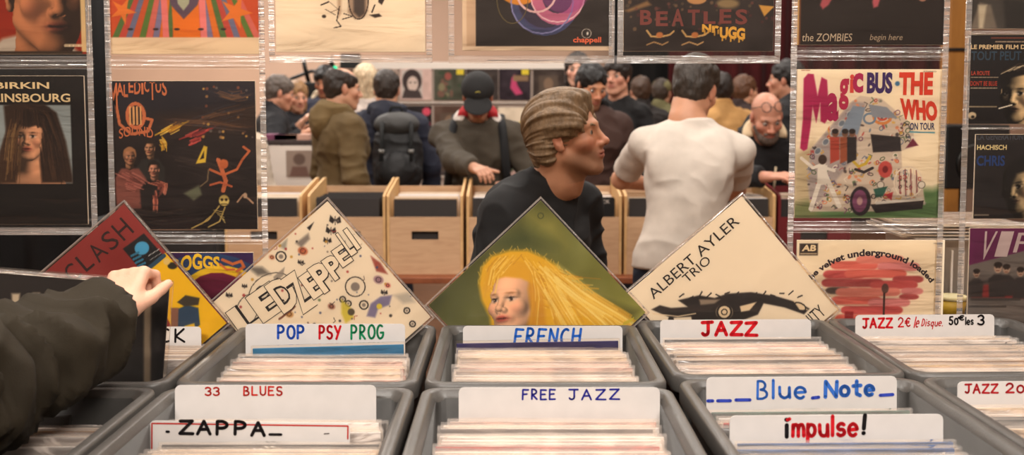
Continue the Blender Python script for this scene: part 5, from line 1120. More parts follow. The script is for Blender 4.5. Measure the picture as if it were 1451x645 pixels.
    mix(.3 * g((0, .115, -.03), (.02, .03, .02)), (204, 112, 94)); mix(.85 * np.clip(g((0, .1, -.063), (.024, .02, .0105)) * 1.6, 0, 1), lips)
    if stub: w = np.clip((-.036 - z) / .02, 0, 1) * np.clip((y + .01) / .04, 0, 1) * (z > -.135) * (1 - np.clip(g((0, .1, -.063), (.026, .02, .012)) * 2, 0, 1)); mix(.4 * w, stub)
    link('body', mesh_np('body', V, Q, M['skin'], lin_np(cols)), root)
    # ---- eyes and brows
    H_ = lambda *p: hc + Mh @ np.array(p)
    for sx in (-1, 1):
        bm = bmesh.new(); bmesh.ops.create_uvsphere(bm, u_segments=20, v_segments=14, radius=.0132)
        me = bpy.data.meshes.new('eye'); bm.to_mesh(me); bm.free(); me.materials.append(M['eye'])
        me.polygons.foreach_set('use_smooth', [True] * len(me.polygons)); co_ = np.array([v.co for v in me.vertices]); rr_ = np.hypot(co_[:, 0], co_[:, 1])
        cc = np.where((co_[:, 2] > 0)[:, None] & (rr_ < .0026)[:, None], np.array([[10, 8, 8]]), np.where((co_[:, 2] > 0)[:, None] & (rr_ < .0066)[:, None], np.array([[70, 60, 50]]), np.array([[176, 160, 150]])))
        a_ = me.color_attributes.new('Col', 'FLOAT_COLOR', 'POINT'); c4 = np.ones((len(co_), 4), np.float32); c4[:, :3] = lin_np(cc.astype(float)); a_.data.foreach_set('color', c4.ravel())
        o = link('eye', me, root, tuple(H_(sx * .031, .0745 if fine else .0775, .0035))); o.rotation_euler = (Matrix(Mh.tolist()) @ Matrix.Rotation(R(-90), 3, 'X')).to_euler()
    for sx in (() if hid_eyes else (-1, 1)):
        fl = Fld(); fl.cone(H_(sx * .014, .0925, .0205), H_(sx * .032, .088, .0265), .0032, .0036, .004); fl.cone(H_(sx * .032, .088, .0265), H_(sx * .048, .073, .021), .0036, .002, .004)
        V, Q = fl.mesh(.0025 if fine else .003); link('eyebrow', mesh_np('eyebrow', V, Q, hairmat(hair if style != 'bald' else (60, 48, 40))), root)
    # ---- hair
    if style in ('short', 'long', 'fringe', 'sides', 'swept'):
        fl = Fld(); A_ = lambda p, r, k=.02, op='u', M_=None: fl.ell(H_(*p), r, k, Mh if M_ is None else Mh @ M_, op)
        tk = {'short': .010, 'fringe': .016, 'long': .014, 'sides': .006, 'swept': .014}[style]
        A_((0, -.018, .042), (.076 + tk, .099 + tk, .084 + tk)); A_((0, -.055, -.012), (.066 + tk * .6, .052 + tk, .07), .02)
        if style == 'swept':
            A_((0, .035, .108), (.055, .05, .026), .02); A_((.072, .02, .040), (.018, .055, .034), .015); A_((-.072, .02, .040), (.018, .055, .034), .015); A_((0, -.08, -.05), (.05, .03, .05), .02)
            for sx in (-1, 1): A_((sx * .066, -.048, -.030), (.02, .035, .045), .02)
        if style == 'long':
            for sx in (-1, 1): A_((sx * .068, -.02, -.07), (.026, .05, .12), .03)
            A_((0, -.075, -.09), (.07, .035, .14), .03)
        if style == 'fringe': A_((0, .075, .065), (.06, .024, .03), .015)
        # clear the face and the ears
        A_((0, .104, -.022), (.062 if style != 'long' else .052, .062, .085 if style != 'fringe' else .066), .01, 's'); 
        if style == 'swept': A_((0.0, .112, .045), (.058, .036, .05), .012, 's')
        if style != 'long':
            for sx in (-1, 1): A_((sx * .088, .02, -.042), (.03, .05, .040), .01, 's')
            A_((0, .05, -.105), (.12, .105, .06), .01, 's'); A_((0, -.06, -.135), (.1, .08, .05), .01, 's')
        if style == 'sides': A_((0, .02, .125), (.058, .095, .065), .02, 's')
        V, Q = fl.mesh(max(h * .75, .0028)); L_ = (V - hc) @ Mh; N = normals(V, Q)
        if style == 'swept':                                   # combed-back locks
            u = np.arctan2(L_[:, 0], L_[:, 2] + .02); lk = np.sin(u * 26 + 3.5 * vnoise(L_ * vn(14, 9, 14), 4)) * .5 + vnoise(np.stack([u * 16, L_[:, 1] * 12, L_[:, 2] * 7], 1), 9)
            V = V + N * (lk * .0042)[:, None]
        else:
            V = V + N * (vnoise(L_ * vn(70, 45, 45), 4) * .0045 + vnoise(L_ * 25, 2) * .005)[:, None]
        link('hair', mesh_np('hair', V, Q, hairmat(hair)), root)
    if beard:
        fl = Fld(); fl.ell(H_(0, .066, -.098), (.047, .042, .036), .02, Mh); fl.cone(H_(-.058, .02, -.05), H_(-.035, .066, -.088), .016, .02, .02); fl.cone(H_(.058, .02, -.05), H_(.035, .066, -.088), .016, .02, .02); fl.cone(H_(-.028, .094, -.052), H_(.028, .094, -.052), .008, .008, .01); fl.ell(H_(0, .104, -.066), (.02, .012, .0065), .004, Mh, 's')
        V, Q = fl.mesh(.0034); V = V + normals(V, Q) * (vnoise(V * 130, 3) * .002)[:, None]; link('beard', mesh_np('beard', V, Q, hairmat(beard)), root)
    # ---- trousers and shoes
    fl = Fld(); fl.ell(T(0, -.008, .93), (.163 * wide, .118, .12), .05, Rl)
    for x in (-1, 1): fl.cone(T(x * .085, -.005, .90), vn(x * .10, .03, .50), .088, .066, .03); fl.cone(vn(x * .10, .03, .50), vn(x * .105, -.01, .08), .066, .055, .02)
    fl.plane(T(0, 0, 1.0), Rl @ vn(0, 0, 1)); fl.plane((0, 0, .07), (0, 0, -1)); V, Q = fl.mesh(.014); V = folds(V, Q, .008, 5); link('trousers', mesh_np('trousers', V, Q, fabric(trousers)), root)
    for x in (-1, 1):
        fl = Fld(); fl.cone((x * .108, -.04, .045), (x * .118, .14, .038), .045, .04, .02); fl.ell((x * .108, -.03, .07), (.045, .05, .05), .02); fl.plane((0, 0, .002), (0, 0, -1)); V, Q = fl.mesh(.01); link('shoe', mesh_np('shoe', V, Q, fabric((40, 34, 30), .5)), root)
    # ---- top garment
    g = {'tshirt': .010, 'jacket': .030, 'coat': .034, 'sweater': .020}[kind]; fl = Fld(); torso(fl, g)
    hem = {'tshirt': .90, 'jacket': .86, 'coat': .62, 'sweater': .87}[kind] if hem is None else hem
    if kind == 'coat':
        for x in (-1, 1): fl.cone(T(x * .07, 0, .92), vn(x * .085, .0, hem - .1), .12 + g, .13 + g, .06)
    elif kind == 'tshirt': fl.ell(T(0, -.005, .93), (.170 * wide, .128, .2), .05, Rl)
    for k in 'rl':
        if kind == 'tshirt': fl.cone(sh[k], sh[k] + (el[k] - sh[k]) * .4, .054, .052, .04); fl.flat(sh[k] + (el[k] - sh[k]) * .2, sh[k] + (el[k] - sh[k]) * .74, .054, .058, .02)
        else: fl.cone(sh[k], el[k], .050 + g + armg, .040 + g * .9 + armg, .03); fl.flat(el[k] - nrm(wr[k] - el[k]) * .02, wr[k] - nrm(wr[k] - el[k]) * .012, .042 + g * .9 + armg, .028 + g * .8 + armg * .25, .02)
    if kind in ('jacket', 'coat') and hood is None: fl.cone(nb + vn(0, -.012, -.035), nb + nd * .36 + vn(0, -.022, 0), .085, .074, .02)
    if kind in ('tshirt', 'sweater'): fl.flat(nb + vn(0, -.010, -.06), nb + nd * .20 + vn(0, -.012, 0), .086, .068, .03)
    fl.cone(nb + nd * (.12 if kind in ('jacket', 'coat') else .06), hc + nd * .4, .063 if kind in ('jacket', 'coat') else .060, .085, .006, 's'); fl.plane(T(0, 0, hem), Rl @ vn(0, 0, -1) if lean < 25 else vn(0, 0, -1))
    V, Q = fl.mesh(max(h * 1.25, .006) if fine or kind == 'tshirt' else .0095); V = folds(smooth_v(V, Q, 1), Q, foldamp, int(px) % 17, foldf)
    nm = {'tshirt': 't_shirt', 'jacket': 'jacket', 'coat': 'coat', 'sweater': 'sweater'}[kind]; link(nm, mesh_np(nm, V, Q, fabric(top, sheen=sheen)), root)
    if hood:                                                   # hood lying behind the neck, open at the front, with its lining
        col, lining = hood; fl = Fld(); U = lambda *p: nb + Rl2 @ np.array(p)
        for a0 in range(-110, 111, 20): x_, y_ = .098 * math.sin(R(a0)), -.095 * math.cos(R(a0)) * (1.0 if abs(a0) < 90 else 1.0); fl.ell(U(x_, y_ + .01, .015 + .03 * math.cos(R(a0)) - (.05 if abs(a0) > 100 else 0)), (.042, .042, .05), .03)
        fl.ell(U(0, -.12, -.03), (.10, .055, .10), .04); fl.cone(nb, hc, .066, .082, .015, 's'); V, Q = fl.mesh(.009); V = folds(V, Q, .012, 3); ho = link('hood', mesh_np('hood', V, Q, fabric(col)), root)
        if lining:
            bm = bmesh.new(); add_tube(bm, [U(.088 * math.sin(R(a0)), -.078 * math.cos(R(a0)) + .012, .06 + .03 * math.cos(R(a0)) - (.055 if abs(a0) > 100 else 0)) for a0 in range(-100, 101, 10)], [.031] * 21, 10); link('hood_lining', mesh_bm('hood_lining', bm, fabric(lining), True), ho)
    return dict(root=root, T=T, nb=nb, nd=nd, hc=hc, Mh=Mh, H=H_, sh=sh, el=el, wr=wr, Rl2=Rl2, Rl=Rl, s=s, toloc=toloc, wide=wide)
def worn(q, name, label, cat):
    r = q['root']; o = empty(name, tuple(r.location), tuple(r.rotation_euler)); o.scale = r.scale; tag(o, label, cat); return o
def part(name, fl, h, m, root, fa=0, seed=1, it=1):
    V, Q = fl.mesh(h); V = smooth_v(V, Q, it) if it else V
    if fa: V = folds(V, Q, fa, seed)
    return link(name, mesh_np(name, V, Q, m), root)
def tube_part(name, pts, r, m, root, seg=8):
    bm = bmesh.new(); add_tube(bm, [tuple(p) for p in pts], r, seg); return link(name, mesh_bm(name, bm, m, True), root)
# ------------------------------------------------------------------ the cast
BLK = (20, 18, 19)
q = person(803, 193, 2.63, -130, 'grey blond man in a black shirt turned in profile behind the sleeves', skin=(206, 146, 112), hair=(134, 108, 80), style='swept', top=(17, 15, 16), kind='sweater', head=(20, 8, 4), lean=14, hunch=10, roll=0, h=.0027, hz=.012, fine=True, foldamp=.012, stub=(120, 92, 74), trousers=(30, 30, 36))
SELL = q
t0 = q['T'](0.02, .135, 1.33); pts = [q['T'](.0 + .022 * math.sin(R(a)), .14, 1.36 + .03 * math.cos(R(a)) - .06) for a in range(0, 360, 30)]
sg = worn(q, 'sunglasses', 'folded sunglasses hanging from the neckline of the black shirt', 'sunglasses')
for dx in (-.024, .024):
    fl = Fld(); fl.ell(q['T'](dx, .158, 1.285), (.019, .004, .021), .004, q['Rl2']); part('lens', fl, .003, mat('dark_lens', (70, 66, 64), .1), sg)
tube_part('bridge', [q['T'](-.008, .162, 1.292), q['T'](.008, .162, 1.292)], .002, M['metal'], sg)
for dx in (-.024, .024):
    tube_part('lens_rim', [q['T'](dx + .018 * math.cos(R(a)), .160, 1.285 + .020 * math.sin(R(a))) for a in range(0, 361, 30)], .0026, M['metal'], sg)
    tube_part('arm', [q['T'](dx * 1.7, .160, 1.30), q['T'](dx * 1.2, .15, 1.35), q['T'](dx, .135, 1.38)], .002, M['metal'], sg)
q = person(985, 127, 3.85, -8, 'man in a white T-shirt and jeans seen from behind at the wooden crates', skin=(204, 148, 116), hair=(52, 42, 34), style='short', top=(206, 193, 180), kind='tshirt', trousers=(30, 36, 54), head=(-24, -20, 6), lean=6, hunch=15, roll=5, hands=((1002, 288, 4.22), (922, 262, 4.25)), h=.0045, wide=1.0, foldamp=.006, hem=.92, hint=(1.0, -.25, -.45))
q = person(677, 138, 5.55, 180, 'man in a black cap with a red and white hood over an olive jacket', skin=(196, 142, 114), style='none', top=(70, 61, 49), kind='jacket', head=(2, -34, 0), lean=8, hunch=8, hands=((672, 238, 5.14), (735, 258, 5.3)), h=.0046, wide=1.13, hood=((226, 214, 204), (182, 34, 40)), hid_eyes=True, hcurl=(30, 30, 25), foldamp=.014)
HAT = q; Hh = q['H']; cp = fabric((24, 22, 22), .8)
fl = Fld(); fl.ell(Hh(0, -.012, .056), (.096, .116, .092), .02, q['Mh']); fl.plane(Hh(0, 0, .030), q['Mh'] @ vn(0, .05, -1)); cap = part('cap', fl, .006, cp, q['root'])
fl = Fld(); fl.ell(Hh(0, .132, .036), (.084, .078, .013), .01, q['Mh'] @ rot3('X', -14)); fl.plane(Hh(0, .075, 0), q['Mh'] @ vn(0, -1, 0)); part('cap_brim', fl, .005, cp, cap)
tube_part('cap_badge', [Hh(.018 * math.cos(R(a)), .0915 - .002 * abs(math.sin(R(a))), .082 + .016 * math.sin(R(a))) for a in range(0, 361, 30)], .003, mat('badge', (176, 160, 60), .6), cap); tube_part('cap_badge', [Hh(-.016, .0935, .080), Hh(.016, .0935, .084)], .003, mat('badge', (176, 160, 60), .6), cap)
bp_ = worn(q, 'backpack', 'black backpack worn by the man in the black cap', 'backpack'); fl = Fld(); fl.ell(q['T'](0, -.30, 1.22), (.15, .11, .22), .04); part('bag', fl, .011, fabric((24, 24, 26), .6), bp_, .01, 4)
for sx in (-1, 1): tube_part('strap', [q['T'](sx * .14, -.16, 1.36), q['T'](sx * .135, -.07, 1.50), q['T'](sx * .14, .06, 1.485), q['T'](sx * .155, .140, 1.38), q['T'](sx * .165, .152, 1.24), q['T'](sx * .185, .10, 1.06)], [.025] * 6, fabric((22, 22, 24)), bp_)
q = person(1086, 165, 5.14, 176, 'bald bearded man with glasses pushed up on his head leaning over the crates', skin=(206, 146, 120), style='bald', hair=(70, 58, 50), top=(26, 24, 26), kind='jacket', lean=34, hunch=8, head=(10, -30, 4), hands=((1082, 251, 4.86), (1150, 256, 4.9)), hint=(1.0, -.1, -.4), h=.0042, hz=.010, beard=(92, 76, 66), hood=((26, 24, 26), (222, 196, 158)), hcurl=(8, 10, 8), wide=1.1, trousers=(30, 30, 36))
Hh = q['H']; gs = worn(q, 'glasses', 'thin framed glasses pushed up on the bald head', 'glasses')
for sx in (-1, 1): tube_part('rim', [Hh(sx * .034 + .025 * math.cos(R(a)), .070 - .020 * math.sin(R(a)), .098 + .018 * math.sin(R(a))) for a in range(0, 361, 30)], .0022, M['metal'], gs); tube_part('arm', [Hh(sx * .058, .062, .098), Hh(sx * .079, .02, .07), Hh(sx * .082, -.03, .04)], .002, M['metal'], gs)
tube_part('bridge', [Hh(-.01, .074, .100), Hh(.01, .074, .100)], .002, M['metal'], gs)
tube_part('hood_cord', [q['T'](-.06, .125, 1.42), q['T'](-.062, .155, 1.34), q['T'](-.064, .165, 1.24)], .006, fabric((226, 204, 170)), q['root'])
q = person(548, 128, 6.45, 4, 'man in a navy jacket carrying a black backpack', hair=(50, 38, 30), style='short', top=(34, 36, 52), kind='jacket', head=(-6, -8, 0), h=.006, hood=((32, 34, 48), None), wide=1.1)
Tq = q['T']; bk = worn(q, 'backpack', 'large black backpack on the back of the navy jacket', 'backpack')
fl = Fld(); fl.ell(Tq(.08, -.24, 1.24), (.16, .11, .23), .04); fl.ell(Tq(.08, -.27, 1.10), (.15, .12, .14), .05); part('bag', fl, .010, fabric((24, 23, 24), .6), bk, .012, 4)
fl = Fld(); fl.ell(Tq(.08, -.36, 1.15), (.12, .06, .11), .03); pk_ = part('front_pocket', fl, .010, fabric((34, 33, 34), .6), bk, .008, 5)
fl = Fld(); fl.ell(Tq(.08, -.25, 1.42), (.145, .11, .08), .03); fp_ = part('flap', fl, .010, fabric((58, 56, 54), .6), bk, .008, 6)
tube_part('handle', [Tq(.03, -.2, 1.50), Tq(.04, -.2, 1.53), Tq(.10, -.2, 1.53), Tq(.11, -.2, 1.50)], .009, fabric((20, 20, 20)), bk)
for sx in (-.01, .17):
    st_ = tube_part('strap', [Tq(sx, -.34, 1.44), Tq(sx, -.385, 1.34), Tq(sx, -.43, 1.2)], .012, fabric((18, 18, 18)), bk); tube_part('buckle', [Tq(sx - .016, -.42, 1.26), Tq(sx + .016, -.42, 1.26)], .012, fabric((120, 116, 110), .4), st_)
q = person(486, 126, 5.82, -58, 'balding man in a long olive parka with its hood down', skin=(210, 156, 124), hair=(48, 36, 28), style='sides', top=(98, 78, 46), kind='coat', head=(-8, -6, 0), h=.006, hood=((112, 90, 54), None), hem=.6, wide=.92)
person(461, 116, 8.7, 168, 'dark haired man with a cream scarf collar facing the stall from the far tables', skin=(184, 124, 92), hair=(26, 20, 18), style='fringe', top=(44, 46, 66), kind='jacket', head=(0, -16, 0), h=.006, hood=((232, 214, 184), (232, 214, 184)))
person(397, 132, 7.4, -72, 'grey haired man in a black jacket bending over the white table', skin=(208, 150, 120), hair=(96, 84, 76), style='short', top=(24, 23, 27), kind='jacket', head=(0, -14, 0), lean=10, h=.006, hands=((432, 190, 7.0), (428, 192, 7.3)))
person(421, 137, 8.1, -150, 'woman with long dark blonde hair beside the man in the black jacket', skin=(216, 160, 130), hair=(150, 112, 72), style='long', top=(26, 25, 30), kind='jacket', head=(0, -10, 0), h=.006, hands=((424, 178, 7.8), None))
q = person(517, 116, 7.7, 20, 'person with pale blonde hair and a striped top behind the balding man', hair=(222, 196, 160), style='long', top=(206, 190, 180), kind='sweater', h=.006)
for k in range(7):
    fl = Fld(); z_ = 1.16 + k * .045; fl.ell(q['T'](0, 0, z_), (.182 if z_ < 1.4 else .15, .134, .011), .004); part('stripe', fl, .008, fabric((66, 54, 60)), q['root'], it=0)
person(818, 100, 7.8, 172, 'dark haired woman peering out behind the man in the black scarf', skin=(224, 172, 146), hair=(36, 27, 24), style='long', top=(40, 36, 38), kind='jacket', h=.006)
person(838, 122, 5.75, -158, 'dark haired man in a black scarf and brown leather jacket looking down', skin=(210, 148, 112), hair=(24, 20, 19), style='short', top=(66, 42, 34), kind='jacket', lean=6, head=(0, -24, 0), h=.0052, hood=((22, 20, 21), (22, 20, 21)), stub=(110, 80, 66), wide=1.1)
person(874, 110, 7.0, 146, 'young man in a black T-shirt beside the black stage curtain', skin=(216, 158, 130), hair=(40, 30, 26), style='fringe', top=(22, 20, 21), kind='tshirt', head=(6, 2, 0), h=.0052)
person(907, 130, 8.4, 10, 'brown haired person almost hidden behind the young man in black', hair=(74, 52, 38), style='short', top=(40, 34, 32), kind='jacket', h=.007)
q = person(938, 132, 9.1, -30, 'person in an olive cap and olive jacket beyond the man in white', hair=(60, 46, 36), style='short', top=(104, 98, 64), kind='jacket', h=.007)
fl = Fld(); fl.ell(q['H'](0, -.01, .05), (.09, .112, .085), .02, q['Mh']); fl.plane(q['H'](0, 0, .02), q['Mh'] @ vn(0, .05, -1)); part('cap', fl, .008, fabric((124, 116, 78)), q['root'])
person(1021, 128, 7.4, 6, 'dark haired man in a beige coat seen from behind near the red curtain', hair=(40, 30, 24), style='short', top=(190, 142, 84), kind='coat', h=.006)
person(1056, 130, 7.9, -60, 'brown haired person in dark clothes between the beige coat and the bearded man', hair=(96, 62, 40), style='short', top=(52, 36, 34), kind='jacket', h=.006)
person(1113, 114, 6.6, 62, 'dark haired man in black half hidden by the painted bus sleeve', skin=(206, 146, 116), hair=(30, 24, 22), style='short', top=(24, 22, 24), kind='jacket', h=.006)
person(326, 150, 5.8, -15, 'person in a pale sweater half hidden behind the figure covered sleeve', hair=(70, 54, 42), style='short', top=(206, 190, 172), kind='sweater', trousers=(34, 34, 46), h=.007, wide=1.0)
# ------------------------------------------------------------------ the person whose left arm reaches into the picture

q = person(0, 0, 0, -80, 'person in an olive velvet jacket whose arm reaches in to lift the black sleeve', tgt=(-.69, .915, 1.43), hair=(60, 46, 36), style='short', top=(38, 28, 8), kind='jacket', h=.0036, hz=.012, lean=30, wide=.9, arml=1.08, foldf=(30, 8, 10), trousers=(30, 30, 34), skin=(230, 176, 148), armg=.028, foldamp=.036,
    hands=(None, (-.627, 1.545, 1.212)), hint=(.0, -.55, -1.0), handspec={'l': ((.0, .72, .70), (-.22, -.66, .70), (1, 0, .2), (62, 66, 34), (.42, .66, .26))}, head=(-20, -20, 0))
# ================================================================== plywood crates on the middle table
CY_ = 4.80; CT = P(0, 389, CY_).z
table('crate_table', 'reddish brown wooden table carrying the row of plywood record crates', (P(318, 300, CY_).x + P(1210, 300, CY_).x) / 2, CY_ + .21, P(1210, 300, CY_).x - P(318, 300, CY_).x + .04, .60, CT, M['table'])
def crate(pxl, pxr, label, contents, m=None, cap_words=None, side=True):
    a, b = P(pxl, 300, CY_), P(pxr, 300, CY_); w = b.x - a.x; cx = (a.x + b.x) / 2; d = .44; m = m or M['wood']; zf = P(0, 308, CY_).z - CT
    t = empty('record_crate', (cx, CY_ + d / 2, CT)); tag(t, label, 'crate')
    for s in (-1, 1):
        bm = bmesh.new(); pts = [(-d / 2, 0.0), (d / 2, 0.0), (d / 2, .445), (d / 2 - .05, .445), (-d / 2 + .02, .395), (-d / 2, .385)]
        f0 = [bm.verts.new((s * (w / 2) - s * 0, y, z)) for y, z in pts]; f1 = [bm.verts.new((s * (w / 2 - .012), y, z)) for y, z in pts]; bm.faces.new(f0); bm.faces.new(f1[::-1])
        for i in range(len(pts)): bm.faces.new((f0[i], f1[i], f1[(i + 1) % len(pts)], f0[(i + 1) % len(pts)]))
        bmesh.ops.recalc_face_normals(bm, faces=bm.faces); link('side_panel', mesh_bm('side_panel', bm, M['wood_edge'] if m is M['wood'] else m), t)
    bm = bmesh.new(); hw, z0, z1 = .066, P(0, 340, CY_).z - CT, P(0, 328, CY_).z - CT; wi = w - .026
    add_box(bm, (0, 0, z0 / 2), (wi, .011, z0)); add_box(bm, (0, 0, (z1 + zf) / 2), (wi, .011, zf - z1))
    for s in (-1, 1): add_box(bm, (s * (wi / 2 + hw) / 2, 0, (z0 + z1) / 2), (wi / 2 - hw, .011, z1 - z0))
    o = link('front_panel', mesh_bm('front_panel', bm, m), t, (0, -d / 2 + .008, 0))
    box_obj('back_panel', (0, d / 2 - .006, .2), (wi, .011, .40), m, t); box_obj('crate_floor', (0, 0, .04), (wi, d - .03, .04), m, t)
    zt = CT + .063
    for i in range(10):
        y = CY_ + .030 + i * .036; k = 'dark' if i == 0 else rng.choices(list(contents), list(contents.values()))[0]
        record(k, (cx + rng.uniform(-.004, .004), y, zt), (R(-3 - rng.uniform(-.5, .5)), 0, R(rng.uniform(-.3, .3))), f'{EDGE[k]} edged record sleeve in the {label[:label.index(" crate")]} crate{label[label.index(" crate") + 6:]}'[:96], f'{EDGE[k]} records in the crate{label[label.index(" crate") + 6:]}', film=False)
    return t, cx, zt
pale = {'cream': 6, 'white': 4, 'tan': 2}
crate(318, 428, 'plywood record crate under the olive parka man', pale)
crate(436, 546, 'plywood record crate full of black sleeves', {'dark': 1})
crate(548, 656, 'plywood record crate beside the capped man hand', pale)
crate(661, 769, 'plywood record crate in front of the capped man', {'cream': 5, 'white': 2})
t, cx, zt = crate(773, 881, 'plywood record crate with a lettered black front', pale)
crate(885, 993, 'plywood record crate behind the white T-shirt', pale)
crate(997, 1099, 'plywood record crate under the bearded man', pale)
M['redc'] = mat('red_crate', (104, 16, 22), .5)
crate(1103, 1206, 'dark red record crate beside the bearded man', {'pink': 3, 'cream': 3}, M['redc'])
bm = bmesh.new(); add_box(bm, (0, 0, .158), (.30, .002, .316), .0006, seg=1)
o = link('divider_card', mesh_bm('divider_card', bm, M['blackp']), None, (cx, CY_ + .021, zt)); tag(o, 'black front card with small pale lettering in a plywood crate', 'card')
V, T = text_tris('ROCK', .02); v = np.zeros((len(V), 3)); v[:, 0] = .055 + V[:, 0] * .075; v[:, 2] = .285 + V[:, 1] * .018; v[:, 1] = -.0014; link('lettering', mesh_np('lettering', v, T, M['print'], np.tile(lin((190, 180, 170)), (len(v), 1)), False), o)
# black draped table at the end of the crates
a, b = P(120, 300, 4.75), P(303, 300, 4.75); table('side_table', 'black draped table behind the dark sleeve of small figures', (a.x + b.x) / 2, 4.98, b.x - a.x, .46, .98, M['black'], M['black'])
# ================================================================== stack behind the end columns
x0 = P(1350, 380, 2.62).x
t = empty('flight_case', (x0 + .03, 2.70, 0)); tag(t, 'black flight case behind the pink cloud sleeve carrying a white box', 'case'); zt = P(0, 421, 2.62).z
bm = bmesh.new(); add_box(bm, (0, 0, zt / 2), (.36, .36, zt), .012); link('shell', mesh_bm('shell', bm, M['blackp']), t)
for sx in (-1, 1):
    for sy in (-1, 1): box_obj('corner_edge', (sx * .178, sy * .178, zt / 2), (.02, .02, zt - .004), M['metal'], t, .003)
box_obj('latch', (0, -.184, zt - .18), (.06, .012, .05), M['metal'], t, .003)
hb = P(0, 338, 2.62).z - zt
t = empty('storage_box', (x0 + .02, 2.72, zt)); tag(t, 'ribbed white plastic box on the black flight case', 'box')
bm = bmesh.new(); loft(bm, [(.012, 0), (.004, hb - .01), (.0, hb - .01), (.0, hb), (.006, hb), (.014, .004)], .26, .24, .02, True, True); link('body', mesh_bm('body', bm, M['white']), t)
for k in range(7): box_obj('rib', (-.09 + k * .03, -.115, hb / 2 - .01), (.006, .008, hb - .04), M['white'], t, .002)
for k in range(5):
    c_ = ('white', 'cream', 'white', 'tan', 'cream')[k]; o = record(c_, (x0 + .02 + rng.uniform(-.01, .01), 2.72 + LP / 2, zt + hb + .006 + k * .0085), (R(90), 0, R(rng.uniform(-4, 4))), f'{EDGE[c_]} record sleeve lying flat, {("lowest", "second from the bottom", "middle one", "second from the top", "topmost")[k]} of the five on the white box', None)
t = empty('tub', (P(1349, 440, 2.40).x, 2.40, 0)); tag(t, 'small round yellow tub in front of the black flight case', 'tub')
z0 = P(0, 446, 2.40).z; hb = P(0, 419, 2.40).z - z0; t.location.z = z0
bm = bmesh.new(); add_tube(bm, [(0, 0, 0), (0, 0, hb * .82)], [.028, .033], 24); link('body', mesh_bm('body', bm, mat('yellow_tub', (196, 160, 50), .5)), t)
bm = bmesh.new(); add_tube(bm, [(0, 0, hb * .82), (0, 0, hb)], [.035, .035], 24); link('lid', mesh_bm('lid', bm, mat('pale_lid', (214, 200, 150), .5)), t)
bm = bmesh.new(); t = empty('speaker_stand', (P(1349, 440, 2.40).x, 2.40, 0)); tag(t, 'small black pedestal holding the yellow tub', 'stand')
box_obj('base', (0, 0, .012), (.22, .22, .024), M['blackp'], t, .004); bm = bmesh.new(); add_tube(bm, [(0, 0, .024), (0, 0, z0 - .012)], .02, 12); link('pole', mesh_bm('pole', bm, M['metal'], True), t); box_obj('plate', (0, 0, z0 - .006), (.12, .12, .012), M['blackp'], t, .003)
c = P(1352, 220, 5.6); t = empty('loudspeaker', (c.x + .1, 5.7, 0)); tag(t, 'black cabinet on a pole standing in for dark bags between the painted bus and the end column', 'speaker'); box_obj('cabinet', (0, 0, P(0, 222, 5.6).z), (.36, .34, P(0, 178, 5.6).z - P(0, 268, 5.6).z), M['blackp'], t, .01)  # built as a speaker in place of dark bags
bm = bmesh.new(); add_tube(bm, [(0, 0, .02), (0, 0, P(0, 266, 5.6).z)], .02, 10); link('pole', mesh_bm('pole', bm, M['metal'], True), t); box_obj('base', (0, 0, .012), (.4, .4, .024), M['blackp'], t, .004)
bm = bmesh.new(); add_tube(bm, [(0, -.172, P(0, 232, 5.6).z), (0, -.178, P(0, 232, 5.6).z)], [.12, .11], 24); link('cone', mesh_bm('cone', bm, M['metal']), t)
# ================================================================== far wall of sleeves
YD = 9.6; a, b = P(517, 100, YD), P(814, 100, YD); zt, zb = P(0, 88, YD).z, .0
t = empty('display_board', ((a.x + b.x) / 2, YD + .02, 0)); tag(t, 'white display board of sleeves behind the capped man', 'display board'); wb = b.x - a.x
box_obj('panel', (0, 0, (P(0, 98, YD).z + .1) / 2 + .05), (wb, .02, P(0, 98, YD).z - .1), mat('display_panel', (180, 160, 146), .6), t); box_obj('header', (0, -.012, (zt + P(0, 98, YD).z) / 2), (wb, .03, zt - P(0, 98, YD).z), M['white'], t, .003)
for s in (-1, 1): box_obj('leg', (s * (wb / 2 - .03), 0, .08), (.04, .3, .16), M['metal'], t, .004)
for k in range(6): box_obj('ledge', (0, -.02, P(0, (145, 198, 250)[k % 3], YD).z - .004), (wb - .02, .03, .008), M['white'], t) if k < 3 else None
FAR = [(520, 97, (172, 150, 136), 'plain grey', 0), (567, 97, (214, 180, 168), 'pink bordered portrait', 1), (615, 97, (74, 74, 60), 'mottled green', 2), (661, 97, (60, 50, 46), 'dark brown', 3), (707, 97, (48, 36, 42), 'black and magenta', 4), (755, 97, (64, 52, 46), 'dark grey framed', 3),
       (567, 150, (34, 28, 28), 'black arched title', 5), (615, 150, (90, 66, 54), 'brown', 3), (661, 150, (120, 100, 84), 'tan', 0), (704, 152, (226, 206, 180), 'cream yellow stickered', 6), (755, 150, (206, 190, 170), 'cream blotched', 2), (567, 203, (190, 120, 110), 'pink', 0), (615, 203, (70, 60, 60), 'charcoal', 3), (704, 203, (206, 170, 160), 'pale pink spotted', 2), (755, 203, (150, 110, 80), 'ochre', 0)]
